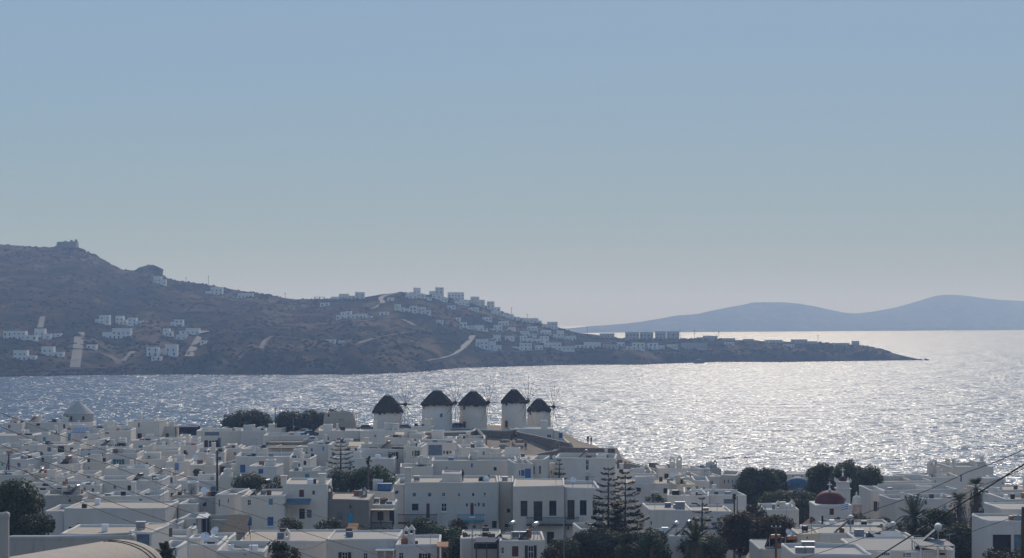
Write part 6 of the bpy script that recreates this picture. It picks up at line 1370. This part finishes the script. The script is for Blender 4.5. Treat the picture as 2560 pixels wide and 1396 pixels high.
for r in [('lone white house below the small rock peak', 384, 414, 691, 712, 1, 'k'), ('white domed-looking villa high on the left ridge', 513, 556, 718, 737, 1), ('low pale house under the left ridge line', 594, 632, 733, 744, 0, 'k'),
          ('long low white villa at far left of the headland', 8, 90, 828, 849, 1), ('white block at right end of the long far-left villa', 86, 126, 822, 848, 1), ('upper white house left of the three small hillside cubes', 237, 273, 788, 809, 1), ('left one of three small hillside cube houses', 289, 316, 790, 812, 1), ('right one of three small hillside cube houses', 319, 356, 795, 815, 1),
          ('two-storey white house right of the steep pale road', 255, 326, 821, 847, 1), ('small white house low at far-left shore', 33, 88, 876, 901, 1), ('small white house left of the steep pale road foot', 103, 157, 867, 893, 1), ('white house tucked in dark trees above the second road', 426, 457, 799, 818, 1), ('bright-roofed house left of the second pale road', 407, 430, 822, 840, 1),
          ('long white house at top of the second pale road', 447, 498, 821, 836, 1), ('small shaded house beside the second pale road', 440, 466, 837, 851, 0, 'k'), ('pale blue-white villa left wing above left shore', 366, 396, 868, 890, 0, 'b'), ('pale blue-white villa right wing above left shore', 394, 442, 862, 889, 1, 'b'), ('small low pale house under the blue-white villa', 378, 402, 891, 902, 0, 'b'),
          ('long house on the saddle skyline', 828, 872, 735, 748, 1, 'k'), ('taller right end of the saddle skyline house', 870, 911, 731, 748, 2, 'k'), ('white house pair left part below winding road', 840, 864, 780, 798, 1), ('white house pair middle part below winding road', 864, 887, 778, 797, 1), ('long white house right part below winding road', 888, 932, 785, 797, 1, 'b'),
          ('grey-white hillside row left house below the summit', 986, 1011, 761, 780, 1, 'k'), ('grey-white hillside row middle house below the summit', 1012, 1042, 765, 783, 1, 'k'), ('grey-white hillside row right house below the summit', 1044, 1077, 768, 787, 1, 'k'), ('square house on the summit, left', 1022, 1051, 720, 742, 2, 'k'), ('square dark house on the summit, right with roof tank', 1073, 1109, 719, 740, 2, 'k'),
          ('white row house under the left summit house', 1014, 1042, 733, 747, 0, 'w'), ('white row house between the summit houses', 1042, 1078, 735, 750, 1, 'w'), ('white row house under the right summit house', 1080, 1118, 737, 753, 1, 'w'), ('big pale block right of the summit houses', 1119, 1160, 731, 750, 0, 'b'), ('lone tiny white house on the middle slope', 814, 838, 849, 859, 0, 'w'),
          ('reddish house first down the ridge from the summit', 1163, 1198, 742, 760, 1, 'y'), ('white terrace house below the reddish ridge house', 1136, 1172, 752, 764, 0, 'w'), ('dark ridge house second down from the summit', 1190, 1212, 750, 768, 0, 'k'), ('tower-like ridge house third down from the summit', 1217, 1236, 754, 776, 0, 'y'), ('small step house beside tower-like ridge house', 1234, 1251, 768, 784, 0, 'k'), ('pale ridge house fourth down from the summit', 1227, 1266, 777, 790, 1, 'w'),
          ('ridge house fifth down from the summit', 1264, 1300, 786, 800, 1, 'k'), ('low dark ridge house sixth down', 1305, 1334, 796, 807, 0, 'k'), ('ridge house with mast seventh down', 1333, 1354, 796, 809, 2, 'k'), ('wide dark ridge house lowest on the crest', 1355, 1394, 805, 822, 1, 'k'),
          ('white house left on the upper terrace of the bay village', 1149, 1182, 806, 824, 1, 'b'), ('second white house on the upper terrace of the bay village', 1184, 1220, 813, 828, 1, 'b'), ('third white house on the upper terrace of the bay village', 1220, 1256, 813, 830, 1), ('fourth white house on the upper terrace of the bay village', 1257, 1290, 819, 834, 1), ('fifth pale house on the upper terrace of the bay village', 1300, 1342, 828, 842, 1, 'k'),
          ('white stepped tower house above the bay village', 1383, 1410, 827, 848, 2), ('blue-shadowed house beside the curved village road', 1189, 1221, 848, 872, 0, 'b'), ('blue-white house second from the curved village road', 1222, 1254, 853, 878, 1, 'b'), ('white house with roof terrace above blue-white house', 1225, 1252, 838, 853, 1), ('long white house in the middle of the bay village', 1273, 1330, 858, 876, 1), ('white house above the middle of the bay village', 1300, 1332, 840, 856, 1),
          ('white house with dark windows right of middle village', 1333, 1372, 841, 857, 1), ('long low white hotel block near the shore', 1360, 1436, 857, 876, 1), ('low arcaded white house right of the hotel block', 1438, 1502, 856, 870, 1), ('grey house at the right of the bay village', 1508, 1548, 862, 872, 0, 'k'), ('left dark block of flats on the low neck', 1564, 1598, 831, 849, 0, 'k'), ('second dark block of flats on the low neck', 1600, 1633, 831, 849, 0, 'k'),
          ('third dark block of flats on the low neck', 1639, 1665, 829, 848, 0, 'k'), ('rightmost dark block of flats on the low neck', 1667, 1698, 829, 848, 0, 'k'), ('small low house left of the dark blocks of flats', 1500, 1536, 834, 846, 0, 'k'), ('low house with small tower right of the flats', 1742, 1794, 840, 850, 1, 'k'), ('white villa with tower below the flats, left', 1566, 1612, 857, 875, 1), ('white villa with tower below the flats, right', 1620, 1662, 858, 874, 1),
          ('long pale hotel on the middle of the point', 1704, 1768, 858, 872, 0, 'k'), ('dark row house left on the point crest', 1806, 1838, 846, 852, 0, 'k'), ('dark row house second on the point crest', 1858, 1898, 848, 854, 1, 'k'), ('low white house in the middle of the point', 1914, 1956, 850, 858, 0, 'w'), ('house with arched shed near end of the point', 1980, 2044, 849, 859, 1, 'k'), ('last low houses before the point tip', 2084, 2124, 858, 865, 0, 'k'), ('tiny hut at the tip end of the houses', 2132, 2148, 853, 863, 0, 'k'),
          ('white house hidden in scrub above curved village road', 1139, 1152, 794, 803, 0, 'w'), ('small white house on the shoulder below ridge houses', 1172, 1196, 769, 778, 0, 'w')]: FH(*r)
for r in [('tiny white house right of the lone middle-slope house', 846, 862, 852, 860), ('small white house above the winding summit road', 968, 984, 744, 753), ('little white house under the saddle skyline house', 800, 822, 757, 765), ('small white house between winding road and grey row', 948, 972, 780, 789),
          ('small hut on the brown field below the grey row', 1090, 1108, 800, 808), ('small pale house below the big summit block', 1118, 1138, 764, 773), ('white cottage below the fourth ridge house', 1206, 1230, 793, 803), ('white cottage below the fifth ridge house', 1246, 1272, 803, 813),
          ('white cottage below the seventh ridge house', 1318, 1344, 816, 826), ('white cottage below the lowest crest house', 1352, 1378, 826, 837), ('small white house between terrace and middle village', 1262, 1286, 840, 851), ('low white boathouse left of the hotel block', 1338, 1358, 864, 876),
          ('small white house right of stepped tower house', 1412, 1440, 840, 851), ('small white house below the first dark flats', 1544, 1562, 856, 866), ('low white house right of white tower villas', 1668, 1694, 862, 872), ('small pale house above the point track', 1812, 1836, 856, 864), ('low pale house on the outer point', 1960, 1986, 861, 868),
          ('tiny white house beside the left shore track', 216, 240, 862, 873), ('small white shed above the left villa', 134, 152, 834, 843), ('small white outbuilding by the second pale road', 500, 516, 852, 861)]: FH(*r)
def fort():
    D, z = far_at(163, 621); e = empty('hilltop_fort', (wx(163, D), D + 4, z - 6)); tag(e, 'ruined stone fort on the highest left hilltop', 'fort'); s = D / FPX; w = 47 * s; h = 6 + 11 * s + 3
    part('curtain_wall', ([(-w / 2 - 2, 0, 0), (w / 2 + 1, 0, 0), (w / 2, 1, h), (-w / 2, 1, h * .96), (-w / 2 - 2, 14, 0), (w / 2 + 1, 14, 0), (w / 2, 13, h), (-w / 2, 13, h * .96)], [(0, 1, 2, 3), (1, 5, 6, 2), (5, 4, 7, 6), (4, 0, 3, 7), (3, 2, 6, 7)]), stonem, e)
    for x, hh in ((w * .18, 1.6), (w * .42, 2.2), (-w * .15, .8)): part('turret', boxes([(x, x + 2.4, 3, 6, h - .4, h + hh)]), stonem, e)
fort()
def crag(label, px, y, wpx, hpx, seed):
    D, z = far_at(px, y + hpx * .8); s = D / FPX; rg = random.Random(seed); pr = [(wpx * s * .5, -6), (wpx * s * .42, hpx * s * .35), (wpx * s * .26, hpx * s * .7), (wpx * s * .08, hpx * s)]
    o = mesh_obj('rock_peak', *lathe(pr, 18, cap1=True, jag=lambda k, i, r, z: (r * rg.uniform(.75, 1.2), z + rg.uniform(-1, 1))), hillm); o.location = (wx(px, D), D, z); tag(o, label, 'rock')
crag('small pointed rock peak on the left ridge', 377, 666, 66, 14, 3)
def frame_ruin():
    D, z = far_at(797, 748); e = empty('concrete_frame', (wx(785, D), D, z - 1)); tag(e, 'open unfinished concrete frame on the saddle skyline', 'building'); w = 26 * D / FPX
    part('slab', boxes([(0, w, 0, 6, 3.2, 3.6)]), WALLM['k'], e)
    for x in (0, w * .5 - .4, w - .8): part('column', boxes([(x, x + .8, 0, .6, 0, 3.2)]), WALLM['k'], e); part('column', boxes([(x, x + .8, 5.4, 6, 0, 3.2)]), WALLM['k'], e)
frame_ruin()
def far_pole(label, px, y0, y1):
    D, z = far_at(px, y1); e = empty('far_power_pole', (wx(px, D), D, z - 1)); tag(e, label, 'pole', 'poles on the headland'); h = wz(y0, D) - z + 1
    part('shaft', tube([(0, 0, 0), (0, 0, h)], .22, 5), M_['pole'], e); part('crossarm', boxes([(-1, 1, -.1, .1, h - .9, h - .6)]), M_['pole'], e)
for a in [('tall power pole on the left ridge above domed villa', 521, 690, 714), ('shorter pole left of the tall ridge pole', 465, 693, 707), ('thin pole in the saddle below left ridge', 713, 732, 746), ('pole beside the ridge houses, upper', 1279, 769, 792), ('pole beside the ridge houses, lower', 1318, 785, 803), ('pole at the neck left of the flats', 1468, 817, 836), ('pole right of the rightmost dark flats', 1700, 824, 848), ('thin pole right of the flats', 1736, 824, 849), ('pole behind low tower house on neck', 1797, 829, 849), ('pole near arched shed on the point', 2045, 838, 857)]: far_pole(*a)
def scrub():
    """low bushes, stones and field walls over the whole headland: too many to count"""
    rg = random.Random(5); V = []; F = []; ic = []
    base = [(0, 0, 1), (.9, 0, .35), (.28, .85, .35), (-.73, .53, .35), (-.73, -.53, .35), (.28, -.85, .35), (.95, .3, -.3), (-.3, .95, -.3), (-1, 0, -.3), (-.3, -.95, -.3), (.8, -.6, -.3)]
    fc = [(0, 1, 2), (0, 2, 3), (0, 3, 4), (0, 4, 5), (0, 5, 1), (1, 6, 2), (2, 6, 7), (2, 7, 3), (3, 7, 8), (3, 8, 4), (4, 8, 9), (4, 9, 5), (5, 9, 10), (5, 10, 1), (1, 10, 6)]
    for k in range(16000):
        px = rg.uniform(-60, 2230); t = rg.uniform(.03, 1.0) if rg.random() < .8 else rg.uniform(.9, 1.02)
        D, z = far_point(px, min(t, 1.0)); X = wx(px, D)
        if fbm(X * .02, D * .02, 7, 3) < rg.uniform(-.5, .35) or px > 1500 and rg.random() < .6: continue
        yy = HY + (CH - z) / D * FPX
        if any(a <= px <= b and c <= yy <= d for a, b, c, d in ((176, 212, 826, 926), (464, 520, 822, 896), (92, 116, 786, 824), (1050, 1190, 836, 906), (920, 990, 730, 778))): continue
        r = rg.uniform(.6, 2.0) * (1.2 if t < .3 else 1); i = len(V)
        V += [(X + x * r * rg.uniform(.7, 1.3), D + y * r * rg.uniform(.7, 1.3), z + q * r * rg.uniform(.5, .9)) for x, y, q in base]; F += [tuple(a + i for a in f) for f in fc]
    tag(mesh_obj('hillside_scrub', V, F, LF['scrub'], smooth=False), 'dark scrub bushes dotting the far headland slope', 'scrub', None, 'stuff')
    V = []; F = []
    for k in range(60):     # dry field walls
        px = rg.uniform(0, 1500); t = rg.uniform(.15, .85); d = rg.choice((0, 1)); P = []
        for j in range(9):
            p, q = (px + j * 9, t + rg.uniform(-.004, .004)) if d else (px + j * 1.5, t + j * .012)
            D, z = far_point(p, min(q, 1)); P.append(Vector((wx(p, D), D, z + .4)))
        tube(P, .5, 4, V, F)
    tag(mesh_obj('field_walls', V, F, plain('old_field_stone', (.045, .04, .033), 1.0, .3, .2, 0, 0, 0)), 'dry stone field walls crossing the far headland', 'field walls', None, 'stuff')
    V = []; F = []
    for k in range(700):     # rocks along the water's edge
        px = rg.uniform(-60, 2318); D, z = far_point(px, 0); D += rg.uniform(-5, 6); r = rg.uniform(.5, 2.0); i = len(V); X = wx(px, D)
        V += [(X + x * r * rg.uniform(.7, 1.5), D + y * r, .2 + q * r * rg.uniform(.5, 1.3)) for x, y, q in base]; F += [tuple(a + i for a in f) for f in fc]
    tag(mesh_obj('shore_rocks', V, F, hillm), 'broken rocks along the far shore line', 'rocks', None, 'stuff')
scrub()
# ------------------------------------------------------------------ haze over the bay
def haze():
    m = bpy.data.materials.new('sea_haze'); m.use_nodes = True; nt = m.node_tree; nt.nodes.clear()
    pv = nt.nodes.new('ShaderNodeVolumePrincipled'); out = nt.nodes.new('ShaderNodeOutputMaterial')
    pv.inputs['Color'].default_value = (0.44, 0.63, 1.0, 1); pv.inputs['Density'].default_value = 2.3e-4
    pv.inputs['Anisotropy'].default_value = 0.2; pv.inputs['Absorption Color'].default_value = (1, 1, 1, 1)
    nt.links.new(pv.outputs[0], out.inputs['Volume'])
    x0, x1, y0, y1, z0, z1 = -9200, 9200, -500, 12200, -8, 185
    v = [(x, y, z) for z in (z0, z1) for y in (y0, y1) for x in (x0, x1)]
    f = [(0, 2, 3, 1), (4, 5, 7, 6), (0, 1, 5, 4), (2, 6, 7, 3), (0, 4, 6, 2), (1, 3, 7, 5)]
    tag(mesh_obj('haze', v, f, m), kind='stuff')
haze()
